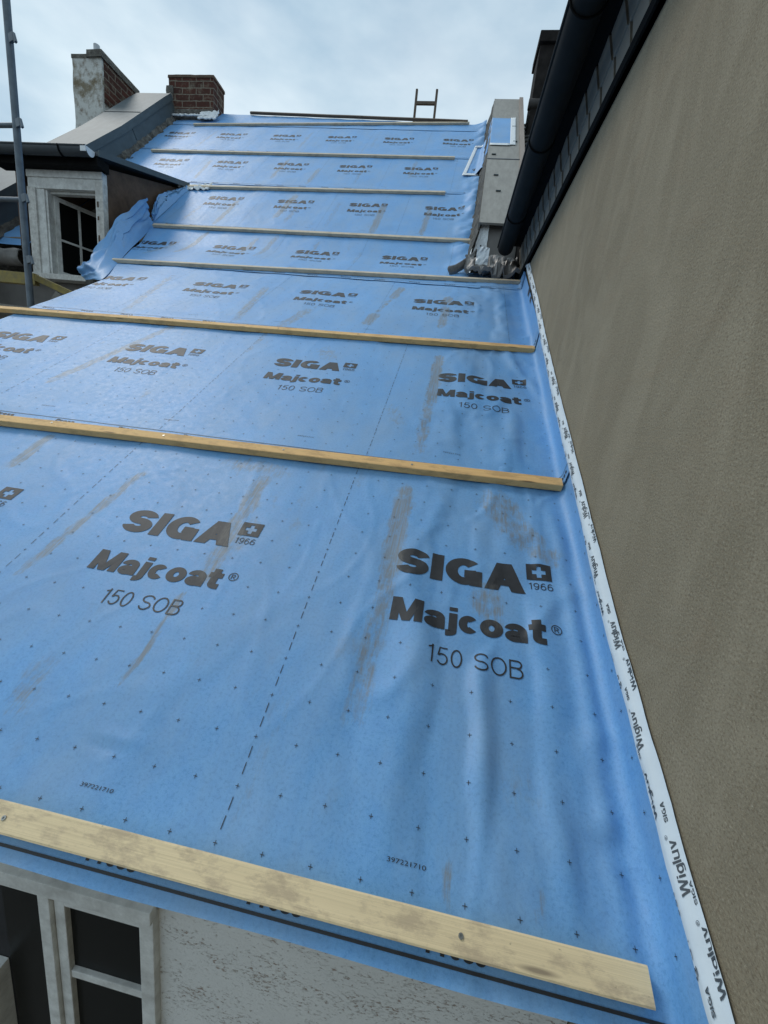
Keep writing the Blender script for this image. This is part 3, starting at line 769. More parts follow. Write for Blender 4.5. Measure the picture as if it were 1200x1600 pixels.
def loft(mb, lowpts, uppts, nu, nv, amp, seed, fold=0.0):
    """Cloth between two edge lines (Catmull-Rom along both), creased by noise."""
    def cr(p, t):
        t *= len(p) - 1; i = min(int(t), len(p) - 2); f = t - i
        a, b, c, e = (Vector(p[max(0, min(len(p) - 1, i + q))]) for q in (-1, 0, 1, 2))
        return .5 * ((2 * b) + (c - a) * f + (2 * a - 5 * b + 4 * c - e) * f * f + (3 * b - a - 3 * c + e) * f ** 3)
    rows = []; uv = []
    for j in range(nv + 1):
        r = []; q = []
        for i in range(nu + 1):
            t, v = i / nu, j / nv; a, b = cr(lowpts, t), cr(uppts, t); p = a.lerp(b, v)
            nrm = Vector((-.45, -.75, .35))
            h = amp * (N(t * 6 + v * 2, v * 2.2 - t * 3, seed) + .5 * N(t * 14, v * 7, seed + 4)) * math.sin(min(1, v * 1.6) * math.pi / 2)
            h += fold * math.sin(v * math.pi) + .028 * sum(math.exp(-((v - a_ - b_ * t) / .045) ** 2) - .7 * math.exp(-((v - a_ - b_ * t - .11) / .06) ** 2) for a_, b_ in ((.75, -.55), (.35, .45), (.15, .35))) * math.sin(min(1, v * 1.8) * math.pi / 2) + .030 * max(0, 1 - abs(N(t * 3.2 - v * 1.6, v * 1.5 + t, seed + 8)) * 6) * math.sin(min(1, v * 1.3) * math.pi) + .012 * math.exp(-((v - .45 - .25 * math.sin(t * 5 + seed)) / .05) ** 2)
            r.append(p + nrm * h); q.append((a.x + t * .02 + v * .3 + 2.3, a.y + v * .4 + 1.2))
        rows.append(r); uv.append(q)
    mb.grid(rows, 0, uv, True)
fl = MB()
low = [(-3.43, 3.2, 1.80), (-3.18, 3.02, 1.765), roof(-2.94, 3.36, .01), roof(-3.19, 3.92, .01), roof(-3.46, 4.52, .012), roof(-3.60, 5.06, .012), roof(-3.67, 5.36, .012)]
upp = [(-3.585, 3.3, 1.942), (-3.62, 3.42, 2.04), (-3.65, 3.53, 2.15), (-3.635, 3.72, 2.39), (-3.66, 3.95, 2.69), (-3.618, 4.15, 2.902), (-3.625, 4.35, 3.073)]
loft(fl, low, upp, 84, 40, .032, 2.0, .02)
fo = fl.build('turned_up_flap', MEMBRANE, sheets[3]); fo['label'] = 'crumpled blue flap turned up towards the dormer window'
fl = MB()
loft(fl, [roof(-3.675, 5.36, .012), roof(-3.69, 5.6, .012), roof(-3.70, 5.92, .012), roof(-3.72, 6.28, .012), roof(-3.70, 6.52, .012)],
     [(-3.66, 4.54, 2.98), (-3.77, 4.70, 3.21), (-3.78, 4.864, 3.366), (-3.78, 5.09, 3.50), (-3.76, 5.35, 3.672)], 30, 14, .025, 7.0, .015)
fl.build('upturned_edge', MEMBRANE, sheets[4])

# membrane piece on the strip of roof left of the dormer
ls = MB(); rows = []; uv = []
for j in range(31):
    s = lerp(4.62, 6.5, j / 30); rows.append([]); uv.append([])
    for i in range(14):
        u = lerp(-5.44, -4.95, i / 13); curl = .10 * (1 - sstep(4.62, 4.85, s))
        rows[-1].append(roof(u, s, .01 + wrinkle(u, s) * 1.5 - curl * .6)); uv[-1].append((u, s))
ls.grid(rows, 0, uv)
tag(ls.build('roofing_membrane', MEMBRANE), 'small blue membrane piece left of the dormer, behind the scaffold pole', 'roofing membrane')

# ------------------------------------------------------------------ battens
def batten(name, ul, sl, ur, sr, mat, label, wdt=.05, hgt=.03, n=.012, seed=0, wave=.004, screws=()):
    mb = MB(); ns = max(12, int((ur - ul) / .08)); rows = []
    prof = [(0, .0), (0, hgt * .94), (.003, hgt), (wdt - .003, hgt), (wdt, hgt * .94), (wdt, 0)]
    L = ur - ul
    lens = [0]
    for a, b in zip(prof, prof[1:]): lens.append(lens[-1] + math.hypot(b[0] - a[0], b[1] - a[1]))
    uvs = []
    for i in range(ns + 1):
        t = i / ns; u = lerp(ul, ur, t); s = lerp(sl, sr, t)
        ds = wave * N(u * .9, seed * 3.7); dn = n + wave * .6 * N(u * 1.3, seed * 5.1 + 9)
        rows.append([roof(u, s + a + ds + .0006 * N(u * 9, a * 50, seed), dn + b) for a, b in prof]); uvs.append([(u, l) for l in lens])
    nc = len(prof); vs = [p for r in rows for p in r]; fs = []; fuv = [q for r in uvs for q in r]
    for i in range(ns):
        for j in range(nc - 1): fs.append((i * nc + j, (i + 1) * nc + j, (i + 1) * nc + j + 1, i * nc + j + 1))
        fs.append((i * nc + nc - 1, (i + 1) * nc + nc - 1, (i + 1) * nc, i * nc))
    fs.append(tuple(range(nc))); fs.append(tuple(ns * nc + j for j in range(nc))[::-1])
    mb.add(vs, fs, 0, fuv)
    ob = mb.build(name, mat, origin=roof((ul + ur) / 2, (sl + sr) / 2, n))
    tag(ob, label, 'batten', 'wooden battens holding the membrane down')
    for (u, a) in screws:
        sc = MB(); c = roof(u, lerp(sl, sr, (u - ul) / L) + a, n + hgt + .0015 + wave * .6 * N(u * 1.3, seed * 5.1 + 9))
        up = (roof(u, sl, 1) - roof(u, sl, 0)).normalized(); x = Vector((1, 0, 0)); y = up.cross(x)
        ring = lambda r, h: [c + (x * math.cos(q * math.pi / 6) + y * math.sin(q * math.pi / 6)) * r + up * h for q in range(12)]
        r0, r1, r2, r3 = ring(.0046, -.002), ring(.0044, .0006), ring(.0020, .0006), ring(.0016, -.001)
        sc.add(r0 + r1 + r2 + r3, [(i + a_ * 12, (i + 1) % 12 + a_ * 12, (i + 1) % 12 + a_ * 12 + 12, i + a_ * 12 + 12) for a_ in range(3) for i in range(12)] + [tuple(36 + i for i in range(12))])
        sc.build('screw', SCREW, ob)
    return ob
batten('batten', -2.7, -.268, .803, -.268, WOOD[0], 'pale fresh batten along the eaves, nearest, with screws and muddy smears', seed=1, screws=((-.424, .024), (.49, .027)), n=.010, wave=.002)
batten('batten', -2.88, 1.020, .832, 1.074, WOOD[1], 'honey coloured batten, second up from the eaves', seed=2, screws=tuple((.225 - .56 * i, .026) for i in range(5)))
batten('batten', -3.45, 2.352, .838, 2.481, WOOD[1], 'honey coloured batten, third from the eaves, poking past the roof edge on the left', seed=3, screws=tuple((.23 - .56 * i, .024) for i in range(6)))
batten('batten', -3.262, 3.896, .861 - .02, 4.116, WOOD[2], 'greyish batten just below the crumpled lead scrap', seed=4)
batten('batten', -3.602, 5.236, .332 - .01, 5.296, WOOD[2], 'greyish batten starting at the loose flap and ending at the right coping foot', seed=5)
batten('batten', -3.791, 6.512, -.099, 6.689, WOOD[2], 'greyish batten starting at the lower tip of the dormer roof', seed=6)
batten('batten', -5.123, 7.981, -.091, 8.091, WOOD[2], 'greyish batten second below the ridge, above the dormer roof', seed=7)
batten('batten', -5.076, 9.486, .011, 9.961, WOOD[2], 'greyish batten just below the ridge starting near the brick chimney', seed=8)
batten('batten', -4.25, 10.27, -.02, 9.99, WOOD[3], 'dark brown batten lying on the ridge line in front of the ladder', seed=9, hgt=.04, n=.02)

# ------------------------------------------------------------------ neighbouring house with the tan stucco wall
nb = thing('stucco_house', (WALL_X, 1, -3.4), 'neighbouring house with bare tan stucco wall, slate strip and dark gutter', 'house')
YA, YB = -5.0, 3.60
w = MB(); w.box((WALL_X, YA, -3.4), (WALL_X + .3, YB, 2.205)); w.build('wall', STUCCO, nb)
w = MB(); w.hexa([(WALL_X - .03, YA, 2.20), (WALL_X + .02, YA, 2.20), (WALL_X + .02, YB, 2.20), (WALL_X - .03, YB, 2.20), (WALL_X - .035, YA, 2.235), (WALL_X + .02, YA, 2.235), (WALL_X + .02, YB, 2.235), (WALL_X - .035, YB, 2.235)])
w.build('drip_edge', BLACK, nb)
w = MB(); y = YA; i = 0; rnd = random.Random(4)
while y < YB - .01:      # slate strip between wall head and eaves: overlapping slates, each edge a hair proud
    y2 = min(YB, y + .155); x0 = WALL_X - .026; t = .004 + .003 * rnd.random()
    w.hexa([(x0 - t, y + .006, 2.235), (x0 + .02, y + .006, 2.235), (x0 + .02, y2 - .006, 2.235), (x0 - .001, y2 - .006, 2.235),
            (x0 - t - .02, y + .07, 2.46), (x0 + .02, y + .07, 2.46), (x0 + .02, y2 + .058, 2.46), (x0 - .021, y2 + .058, 2.46)])
    w.hexa([(x0 - t - .016, y + .045, 2.335), (x0 + .01, y + .045, 2.335), (x0 + .01, y2 + .032, 2.335), (x0 - .016, y2 + .032, 2.335),
            (x0 - t - .030, y + .11, 2.47), (x0 + .01, y + .11, 2.47), (x0 + .01, y2 + .098, 2.47), (x0 - .030, y2 + .098, 2.47)])
    y = y2; i += 1
w.build('slate_strip', SLATE, nb)
w = MB(); w.box((WALL_X - .02, YA, 2.20), (WALL_X + .1, YB + .02, 2.48)); w.build('eaves_board', BLACK, nb)
w = MB(); w.hexa([(.69, YA, 2.475), (WALL_X, YA, 2.475), (WALL_X, YB, 2.475), (.69, YB, 2.475), (.69, YA, 2.50), (WALL_X, YA, 2.50), (WALL_X, YB, 2.50), (.69, YB, 2.50)])
w.build('soffit', BLACK, nb)  # shadow gap between gutter and slates put into the black colour
gt = MB(); GX, GZ, GR = .658, 2.43, .068    # half-round gutter with a beaded rim
rows = []
for k in range(15):
    a = math.pi * k / 14; rows.append([(GX - GR * math.cos(a), yy, GZ - GR * math.sin(a)) for yy in (YA, 0, 1, 2, 3, YB - .08)])
gt.grid(rows); gt.tube([(GX - GR, YA, GZ), (GX - GR, YB - .08, GZ)], .009, 8)
gt.add([rows[k][5] for k in range(15)], [tuple(range(15))])
gut = gt.build('gutter', GUTTER, nb)
for yy in (.9, 1.25, 2.05, 2.9, -.6):
    br = MB(); pts = [(GX - (GR + .004) * math.cos(math.pi * k / 12), yy, GZ - (GR + .004) * math.sin(math.pi * k / 12)) for k in range(13)]
    br.tube(pts, .004, 6); br.build('gutter_bracket', BLACK, gut)
rf = MB()
for k in range(26):      # tiled slope rising away behind the gutter
    x = .60 + k * .16; z = 2.475 + k * .16
    rf.hexa([(x, YA, z), (x + .19, YA, z + .16), (x + .19, YB + .02, z + .16), (x, YB + .02, z), (x - .005, YA, z + .022), (x + .185, YA, z + .182), (x + .185, YB + .02, z + .182), (x - .005, YB + .02, z + .022)])
rf.build('roof', TILE, nb)
w = MB(); w.hexa([(WALL_X, YB, -3.4), (5, YB, -3.4), (5, YB + .02, -3.4), (WALL_X, YB + .02, -3.4), (WALL_X, YB, 2.45), (5, YB, 6.6), (5, YB + .02, 6.6), (WALL_X, YB + .02, 2.45)])
w.build('gable_wall', DARKWALL, nb)

# taped joint along the wall
tp = MB(); rows = []
for i in range(190):
    y = lerp(-.40, 3.42, i / 189); a, b = pw(TL, y), pw(TH, y)
    a += .003 * N(y * 5, 1.0) + .0012 * N(y * 40, 8); b += .0025 * N(y * 6, 4.0)
    r = []
    for j in range(6):
        t = j / 5; x = lerp(WALL_X - .024, WALL_X - .005, sstep(.35, .95, t)) - .0025 * abs(N(y * 9, t * 2, 3)) - .001 * N(y * 30, t * 5)
        r.append((x, y, lerp(a, b, t)))
    rows.append(r)
tp.grid(rows, flip=True)
bm = bmesh.new()
rnd = random.Random(2)
p = -.45; i = 0
while p < 4.2:             # lettering, three staggered rows, reads up the slope with its head towards the roof
    q0 = (.60, .98, .78, .40)[i % 4]
    for q in ((q0,) if q0 < .9 else (q0, q0 - .80)):
        put_text(bm, "Wigluv", p, -q, .078, .25, .17, .08)
        put_font(bm, "\u00ae", p + .080, -q + .2, .007, .09)
        put_text(bm, "SIGA", p + .104, -q + .06, .031, .12, .2, .08)
    p += .118; i += 1
u = -.5
while u < 4.3: bmesh.ops.bisect_plane(bm, geom=bm.verts[:] + bm.edges[:] + bm.faces[:], plane_co=(u, 0, 0), plane_no=(1, 0, 0)); u += .03
for q in (-.2, -.4, -.6, -.8): bmesh.ops.bisect_plane(bm, geom=bm.verts[:] + bm.edges[:] + bm.faces[:], plane_co=(0, q, 0), plane_no=(0, 1, 0))
vs = []; ok = {}
for v in bm.verts:
    v.index = len(vs); y = v.co.x * math.cos(P1); t = 1 + v.co.y * 1.0     # v.co.y in [-1,0]: head towards the lower edge
    t = -v.co.y
    t = 1.0 - t if False else t
    tt = 1 - t                                                           # 0 = lower edge
    y -= 0.0; a, b = pw(TL, y), pw(TH, y); tc = max(0, min(1, 1 - tt))
    x = lerp(WALL_X - .024, WALL_X - .005, sstep(.35, .95, tc)) - .0025 * abs(N(y * 9, tc * 2, 3)) - .001 * N(y * 30, tc * 5) - .0013
    vs.append((x, y, lerp(a, b, tc))); ok[v.index] = 0 <= t <= 1 and -.4 < y < 3.4
fs = [[v.index for v in f.verts] for f in bm.faces if all(ok[v.index] for v in f.verts)]
bm.free()
used = sorted({i for f in fs for i in f}); mp = {o: n for n, o in enumerate(used)}
tp.add([vs[i] for i in used], [[mp[i] for i in f][::-1] for f in fs], 1)
tag(tp.build('adhesive_tape', [TAPE, TAPE_INK]), 'long pale printed tape sealing the membrane edge to the stucco wall', 'tape')

# ------------------------------------------------------------------ party-wall parapets
def parapet(name, label, xi0, xi1, xo0, xo1, sa, sb, h, capmat, facemat, seams, n_in=0.0):
    r0 = roof((xi0 + xo0) / 2, sa, 0)
    t = thing(name, (r0.x, r0.y, -3.4), label, 'parapet')
    return t
# left: zinc covered, runs down behind the dormer
lp = thing('parapet_wall', (-5.8, 7, -3.4), 'long parapet wall on the left, clad in grey zinc sheet, running down from brick chimney', 'parapet')
def along(x, s, n): return roof(x, s, n)
XI = lambda s: pw([(3.9, -5.44), (7.9, -5.43), (9.9, -5.66)], s); XO = lambda s: XI(s) - .70
w = MB()
sa, sb = 3.95, 10.02; ks = 20
def prism_along(mb, xf0, xf1, n0, n1, sa, sb, ks, vert=False):
    rows = []
    for i in range(ks + 1):
        s = lerp(sa, sb, i / ks); rows.append([roof(xf0(s), s, n0), roof(xf1(s), s, n0), roof(xf1(s), s, n1), roof(xf0(s), s, n1)])
    vs = [p for r in rows for p in r]; fs = [(0, 1, 2, 3)[::-1], tuple(ks * 4 + j for j in range(4))]
    for i in range(ks):
        for j in range(4): fs.append((i * 4 + j, i * 4 + (j + 1) % 4, i * 4 + 4 + (j + 1) % 4, i * 4 + 4 + j))
    uvs = []
    for i in range(ks + 1):
        s = lerp(sa, sb, i / ks); uvs += [(0, s), (.7, s), (.75 + n1, s), (-.05 - n1, s)]
    mb.add(vs, fs, 0, uvs)
prism_along(w, lambda s: XO(s) + .03, lambda s: XI(s) - .02, -1.2, .30, sa, sb, ks); w.build('masonry', MORTAR, lp)
w = MB(); prism_along(w, XO, XI, .33, .345, sa, sb, ks)
prism_along(w, lambda s: XI(s) + .001, lambda s: XI(s) + .016, .255, .352, sa, sb, ks); w.build('coping', ZINC, lp)
for a, b in ((4.3, 6.22), (6.24, 8.2), (8.22, 10.0)):
    w = MB(); prism_along(w, lambda s: XI(s) - .018, lambda s: XI(s) - .004, .075 + .02 * N(a, 1), .254, a, b, 8); w.build('side_flashing', ZINC_DARK if a > 9 else ZINC, lp)
for s_ in (6.6, 8.7):
    w = MB(); prism_along(w, lambda s: XO(s) - .003, lambda s: XI(s) + .02, .342, .353, s_, s_ + .03, 1); w.build('seam', ZINC, lp)
w = MB(); rows = []      # broken mortar fillet along the foot
for j in range(7):
    rows.append([roof(XI(s_) - .02 + j / 6 * .10 * (.6 + N(s_ * 6, 3)), s_, .10 * (1 - j / 6) + .02 * N(s_ * 14, j * .9) + .003) for s_ in [lerp(4.2, 10.0, i / 200) for i in range(201)]])
w.grid(rows, smooth=False); w.build('mortar_fillet', MORTAR, lp)

# right: stained lead capping, ends in a broken foot
rpw = thing('parapet_wall', (.6, 6, -3.4), 'short parapet wall on the right with stained lead capping beside the dark gutter', 'parapet')
sa, sb = 4.95, 9.92
w = MB(); prism_along(w, lambda s: .385, lambda s: .84, -1.2, .325, sa + .12, sb - .02, 20); w.build('masonry', MORTAR, rpw)
w = MB(); prism_along(w, lambda s: pw([(4.9, .395), (9.9, .40)], s), lambda s: .80, .33, .35, sa, sb, 20)
prism_along(w, lambda s: .391, lambda s: .404, .24, .352, sa, sb, 20); w.build('coping', ZINC_TAN, rpw)
w = MB(); prism_along(w, lambda s: .80, lambda s: .86, .30, .375, 6.4, sb, 12); w.build('side_strip', mat_zinc('reddish_strip', (.36, .30, .26), .7), rpw)
w = MB(); prism_along(w, lambda s: .388, lambda s: .805, .349, .355, 6.88, 6.905, 1); w.build('seam', ZINC_DARK, rpw)
for (x, s_) in ((.52, 6.3), (.56, 5.8), (.47, 7.05), (.72, 8.3), (.74, 7.6)):
    w = MB(); c = roof(x, s_, .352); w.box(c - Vector((.028, .012, .0)), c + Vector((.028, .012, .008))); w.build('clip', ZINC, rpw)
w = MB(); rows = []
for j in range(9):       # rubble and torn mortar along the foot
    rows.append([roof(lerp(.30, .392, j / 8) + .018 * N(s_ * 9, j * .5, 4), s_, .012 + .30 * (j / 8) ** 1.5 + .055 * N(s_ * 8, j * 1.1, 1) * (1 - j / 10)) for s_ in [lerp(4.7, 9.95, i / 240) for i in range(241)]])
w.grid(rows, smooth=False); w.build('mortar_fillet', MORTAR, rpw)
w = MB(); a0 = roof(.40, 4.66, .02); b0 = roof(.86, 4.66, .02)      # recessed end below the capping: board, pale foil and rubble
w.hexa([(.47, 3.99, 2.50), (.80, 3.99, 2.50), (.80, 4.18, 2.50), (.47, 4.18, 2.50), (.47, 4.10, 2.93), (.80, 4.10, 2.93), (.80, 4.25, 2.93), (.47, 4.25, 2.93)])
w.hexa([(.80, 3.99, 2.30), (1.25, 3.99, 2.30), (1.25, 4.18, 2.30), (.80, 4.18, 2.30), (.80, 4.08, 2.93), (1.25, 4.08, 3.1), (1.25, 4.25, 3.1), (.80, 4.25, 2.93)]) if False else None
w.build('end_board', DARKWALL, rpw)
w = MB(); w.hexa([(.803, 3.64, 2.2), (1.3, 3.64, 2.2), (1.3, 4.2, 2.2), (.803, 4.2, 2.2), (.803, 3.64, 2.50), (1.3, 3.64, 2.9), (1.3, 4.2, 3.1), (.803, 4.2, 2.95)]); w.build('side_masonry', BLACK, rpw)
w = MB(); rows = []
for j in range(13):
    z = lerp(2.48, 2.90, j / 12); rows.append([(lerp(.36 + .07 * j / 12, .50, i / 6) + .006 * N(j * .9, i * .7), 3.965 + .11 * j / 12 + .012 * N(i * 1.3, j * .8, 2), z) for i in range(7)])
w.solid_grid(rows, (0, .008, 0), smooth=False); w.build('foil_flashing', FOIL, rpw)
w = MB(); w.hexa([(.345, 4.0, 2.42), (.40, 4.0, 2.42), (.40, 4.3, 2.62), (.345, 4.3, 2.62), (.395, 4.06, 2.90), (.425, 4.06, 2.90), (.425, 4.3, 2.95), (.395, 4.3, 2.95)]); w.build('foot_stone', MORTAR, rpw)

# membrane patch dressed over the right coping, with white tape round its edge
def on_cap(x, s, n=.0): return roof(x, s, .353 + n)
pm = MB(); rows = []; uv = []
for j in range(31):
    s_ = lerp(7.48, 8.72, j / 30); prof = []
    path = [(.24, .016), (.30, .02), (.335, .06), (.365, .18), (.384, .30), (.400, .362), (.45, .360), (.55, .358), (.66, .358), (.70, .358)]
    r = []
    for i in range(37):
        t = i / 36 * (len(path) - 1); k = min(int(t), len(path) - 2); f = t - k
        x, n_ = lerp(path[k][0], path[k + 1][0], f), lerp(path[k][1], path[k + 1][1], f)
        q = .015 * N(s_ * 5, i * .12, 6) * (1 if i < 20 else .12)
        r.append(roof(x - q, s_, n_ + abs(q) * .4)); 
    rows.append(r); uv.append([(i * .02 + 4, s_) for i in range(37)])
pm.grid(rows, 0, uv)
pt = pm.build('roofing_membrane', MEMBRANE); tag(pt, 'blue membrane patch folded over the right lead coping, edged with white tape', 'roofing membrane')
for (x0, x1, s_a, s_b, nn_) in ((.672, .745, 7.45, 8.75, .008), (.40, .672, 7.42, 7.50, .009)):
    w = MB(); rows = [[on_cap(lerp(x0, x1, i / 6), lerp(s_a, s_b, j / 24), nn_ + .002 * N(i * 2, j * 1.1)) for i in range(7)] for j in range(25)]
    w.solid_grid(rows, (0, 0, -.002)); w.build('tape_strip', FOIL, pt)
# second taped patch lower down, on the roof
pm = MB(); rows = []; uv = []
for j in range(25):
    s_ = lerp(7.42, 8.66, j / 24); x0 = lerp(.09, .20, j / 24)
    rows.append([roof(lerp(x0, .345, i / 14), s_, .016 + .10 * sstep(.4, 1, i / 14) ** 2 + .012 * abs(N(i * .5, j * .4, 8))) for i in range(15)]); uv.append([(7 + i * .02, s_) for i in range(15)])
pm.grid(rows, 0, uv); pt2 = pm.build('roofing_membrane', MEMBRANE)
tag(pt2, 'small crumpled blue membrane patch with white tape border at the foot of the right coping', 'roofing membrane')
w = MB(); rows = [[roof(lerp(.075, .185, j / 24) + .05 * i / 4, lerp(7.40, 8.70, j / 24), .026 + .003 * N(i, j * .8)) for i in range(5)] for j in range(25)]
w.solid_grid(rows, (0, 0, -.003)); w.build('tape_strip', FOIL, pt2)
w = MB(); rows = [[roof(lerp(.08, .30, i / 12), 7.40 + .07 * j / 3, .03 + .004 * N(i * .8, j)) for i in range(13)] for j in range(4)]
w.solid_grid(rows, (0, 0, -.003)); w.build('tape_strip', FOIL, pt2)
w = MB(); rows = [[roof(lerp(.19, .36, i / 12), 8.63 + .07 * j / 3, .035 + .05 * sstep(.5, 1, i / 12) + .004 * N(i * .8, j)) for i in range(13)] for j in range(4)]
w.solid_grid(rows, (0, 0, -.003)); w.build('tape_strip', FOIL, pt2)

# crumpled lead scrap at the foot of the right coping
cl = MB(); rows = []
for j in range(16):
    r = []
    for i in range(40):
        t, v = i / 39, j / 15
        p = Vector((lerp(.31, .85, t), lerp(3.58, 3.95, v), lerp(2.235, 2.46, v) + .05 * math.sin(v * math.pi)))
        c = .05 * (1 - 2.4 * abs(N(t * 4.5, v * 2.2, 2))) + .03 * (1 - 2.4 * abs(N(t * 9, v * 4, 5))) - .03
        r.append(p + Vector((.02 * N(t * 9, v * 5, 8), -c * .7, c)))
    rows.append(r)
cl.solid_grid(rows, (0, .02, -.03), smooth=False)
so = cl.build('lead_flashing', LEAD); tag(so, 'crumpled dark lead flashing scrap lying at the foot of the right coping', 'flashing')
w = MB(); rows = []
for j in range(8):       # curled tongue of lead to the left
    r = []
    for i in range(24):
        t, v = i / 23, j / 7
        c = Vector((lerp(.155, .40, t), lerp(3.70, 3.86, t), lerp(2.245, 2.47, t ** 1.4)))
        a = lerp(-.6, 2.3, v)
        r.append(c + Vector((.012 * math.cos(a * 2), -.035 * math.sin(a), .05 * (1 - math.cos(a)) * .8 - .01)) + Vector((0, 0, .006 * N(t * 6, v * 3))))
    rows.append(r)
w.solid_grid(rows, (.004, .010, -.004), smooth=True); w.build('curled_tongue', LEAD, so)
w = MB(); w.tube([(.335, 3.80, 2.36), (.38, 3.84, 2.44), (.425, 3.9, 2.545), (.44, 3.94, 2.60)], [.012, .022, .018, .006], 7); w.build('torn_strip', BLACK, so)
w = MB(); rows = [[(lerp(.405, .52, i / 6), 3.60 + .02 * N(i, j * .7), lerp(2.305, 2.455, j / 6) + .012 * N(i * .8, j * .9)) for i in range(7)] for j in range(7)]
w.solid_grid(rows, (0, .01, 0), smooth=False); w.build('foil_scrap', FOIL, so)

# ------------------------------------------------------------------ chimneys
c1 = thing('chimney', (-5.38, 8.02, 5.6), 'squat red brick chimney at the ridge, end of the zinc coping', 'chimney')
def rough_box(mb, a, b, amp, seed, nx=8, nz=10):
    (x0, y0, z0), (x1, y1, z1) = a, b
    def j(p): return Vector(p) + Vector((amp * N(p[0] * 9, p[2] * 9, seed), amp * N(p[1] * 9 + 5, p[2] * 9, seed), amp * .6 * N(p[0] * 7, p[1] * 7, seed + 3)))
    for face in range(5):
        rows = []; uv = []
        for jz in range(nz + 1):
            r = []; q = []
            for i in range(nx + 1):
                f, g_ = i / nx, jz / nz
                p = [(lerp(x0, x1, f), y0, lerp(z0, z1, g_)), (x1, lerp(y0, y1, f), lerp(z0, z1, g_)), (lerp(x1, x0, f), y1, lerp(z0, z1, g_)), (x0, lerp(y1, y0, f), lerp(z0, z1, g_)), (lerp(x0, x1, f), lerp(y0, y1, g_), z1)][face]
                r.append(j(p)); q.append((p[0], p[2]) if face in (0, 2) else ((p[1], p[2]) if face in (1, 3) else (p[0], p[1])))
            rows.append(r); uv.append(q)
        mb.grid(rows, 0, uv, smooth=False)
w = MB(); rough_box(w, (-5.80, 7.82, 5.55), (-4.875, 8.2, 6.67), .012, 2.0); w.build('brick_shaft', BRICK, c1)
w = MB(); rough_box(w, (-5.812, 7.81, 6.655), (-4.862, 8.21, 6.70), .012, 4.0, 10, 2); w.build('top_course', TARBOARD, c1)
w = MB(); rough_box(w, (-5.83, 7.795, 5.55), (-5.70, 7.83, 6.52), .014, 6.0, 3, 12); rough_box(w, (-5.7, 7.795, 5.55), (-4.86, 7.825, 6.14), .012, 7.0, 10, 4); w.build('old_render', MORTAR, c1)
w = MB(); rows = []      # pale foil dressed round the foot
for j in range(7):
    rows.append([Vector((lerp(-5.74, -4.90, i / 30), 7.76 - .06 * (1 - j / 6), 5.99 + .05 * j / 6)) + Vector((0, .012 * N(i * .7, j, 1), .025 * N(i * .45, j * .8, 3))) for i in range(31)])
w.solid_grid(rows, (0, .01, -.012), smooth=False); w.build('foot_flashing', FOIL, c1)
w = MB(); rows = []
for j in range(10):
    rows.append([Vector((lerp(-5.10, -4.74, i / 10), lerp(7.66, 7.80, j / 9), lerp(5.92, 6.12, j / 9))) + Vector((.02 * N(i, j * .8, 5), -.03 * N(i * .9, j * .7, 9), .035 * N(i * .8, j * .6, 7))) for i in range(11)])
w.solid_grid(rows, (0, .012, -.012), smooth=False); w.build('crumpled_foil', FOIL, c1)

c2 = thing('chimney', (-6.7, 7.5, 5.0), 'taller chimney with flaking white render left of the brick one, behind the coping', 'chimney')
w = MB(); rough_box(w, (-7.17, 7.1, 4.2), (-6.585, 7.95, 6.46), .016, 11.0, 8, 14); sh = w.build('rendered_shaft', FLAKY, c2)
w = MB(); rough_box(w, (-6.62, 7.14, 5.80), (-6.570, 7.93, 6.44), .012, 13.0, 8, 10); w.build('bare_brick_side', BRICK, c2)
w = MB(); rough_box(w, (-6.85, 7.06, 6.44), (-6.55, 7.99, 6.545), .012, 15.0, 8, 2); rough_box(w, (-7.18, 7.09, 6.44), (-6.85, 7.95, 6.50), .012, 16.0, 4, 2); w.build('cap_slab', MORTAR, c2)
w = MB(); w.tube([(-6.80, 7.25, 6.53), (-6.80, 7.25, 6.74)], [.055, .05], 14); w.build('flue_pipe', mat_plain('pale_flue', (.5, .52, .54), .6), c2)

# ------------------------------------------------------------------ ladder beyond the ridge
ld = thing('ladder', (-.84, 8.1, 5.2), 'dark brown ladder end sticking up behind the ridge', 'ladder')
for x in (-1.03, -.66):
    w = MB(); w.bar((x + .01, 8.1, 5.3), (x, 8.1, 6.70), .04, .045, (0, 1, 0)); w.build('rail', WOOD[3], ld, bevel=.004)
for z in (5.55, 5.85, 6.17, 6.49):
    w = MB(); w.bar((-1.02, 8.1, z), (-.67, 8.1, z), .04, .05); w.build('rung', WOOD[3], ld, bevel=.004)

# ------------------------------------------------------------------ dormer
dm = thing('dormer', (-4.4, 3.95, 2.0), 'small dormer with open white window, dark gutter and brown boarded cheek', 'dormer')
DX0, DX1, DY = -5.02, -3.83, 3.95
def cheek(x0, x1):
    w = MB()
    a = [(DY + .03, 2.30), (DY + .03, 3.17), (5.55, 3.71), (5.40, 3.55), (4.15, 2.37)]
    vs = [(x, y, z) for x in (x0, x1) for y, z in a]; n = len(a)
    w.add(vs, [tuple(range(n)), tuple(range(2 * n - 1, n - 1, -1))] + [(i + n, (i + 1) % n + n, (i + 1) % n, i) for i in range(n)])
    return w.build('cheek', TARBOARD, dm)
ck = cheek(DX1 - .05, DX1); cheek(DX0, DX0 + .05)
w = MB(); w.bar((DX1 + .008, 4.03, 2.62), (DX1 + .008, 4.72, 3.02), .012, .03, (1, 0, 0)); w.build('cover_strip', mat_plain('faded_lath', (.13, .10, .08), .8), ck)
w = MB()                 # roof slab with zinc edge
w.hexa([(DX0 - .12, 3.80, 3.195), (DX1 + .06, 3.80, 3.195), (DX1 + .06, 5.44, 3.70), (DX0 - .12, 5.44, 3.70), (DX0 - .12, 3.80, 3.235), (DX1 + .06, 3.80, 3.235), (DX1 + .06, 5.42, 3.738), (DX0 - .12, 5.42, 3.738)])
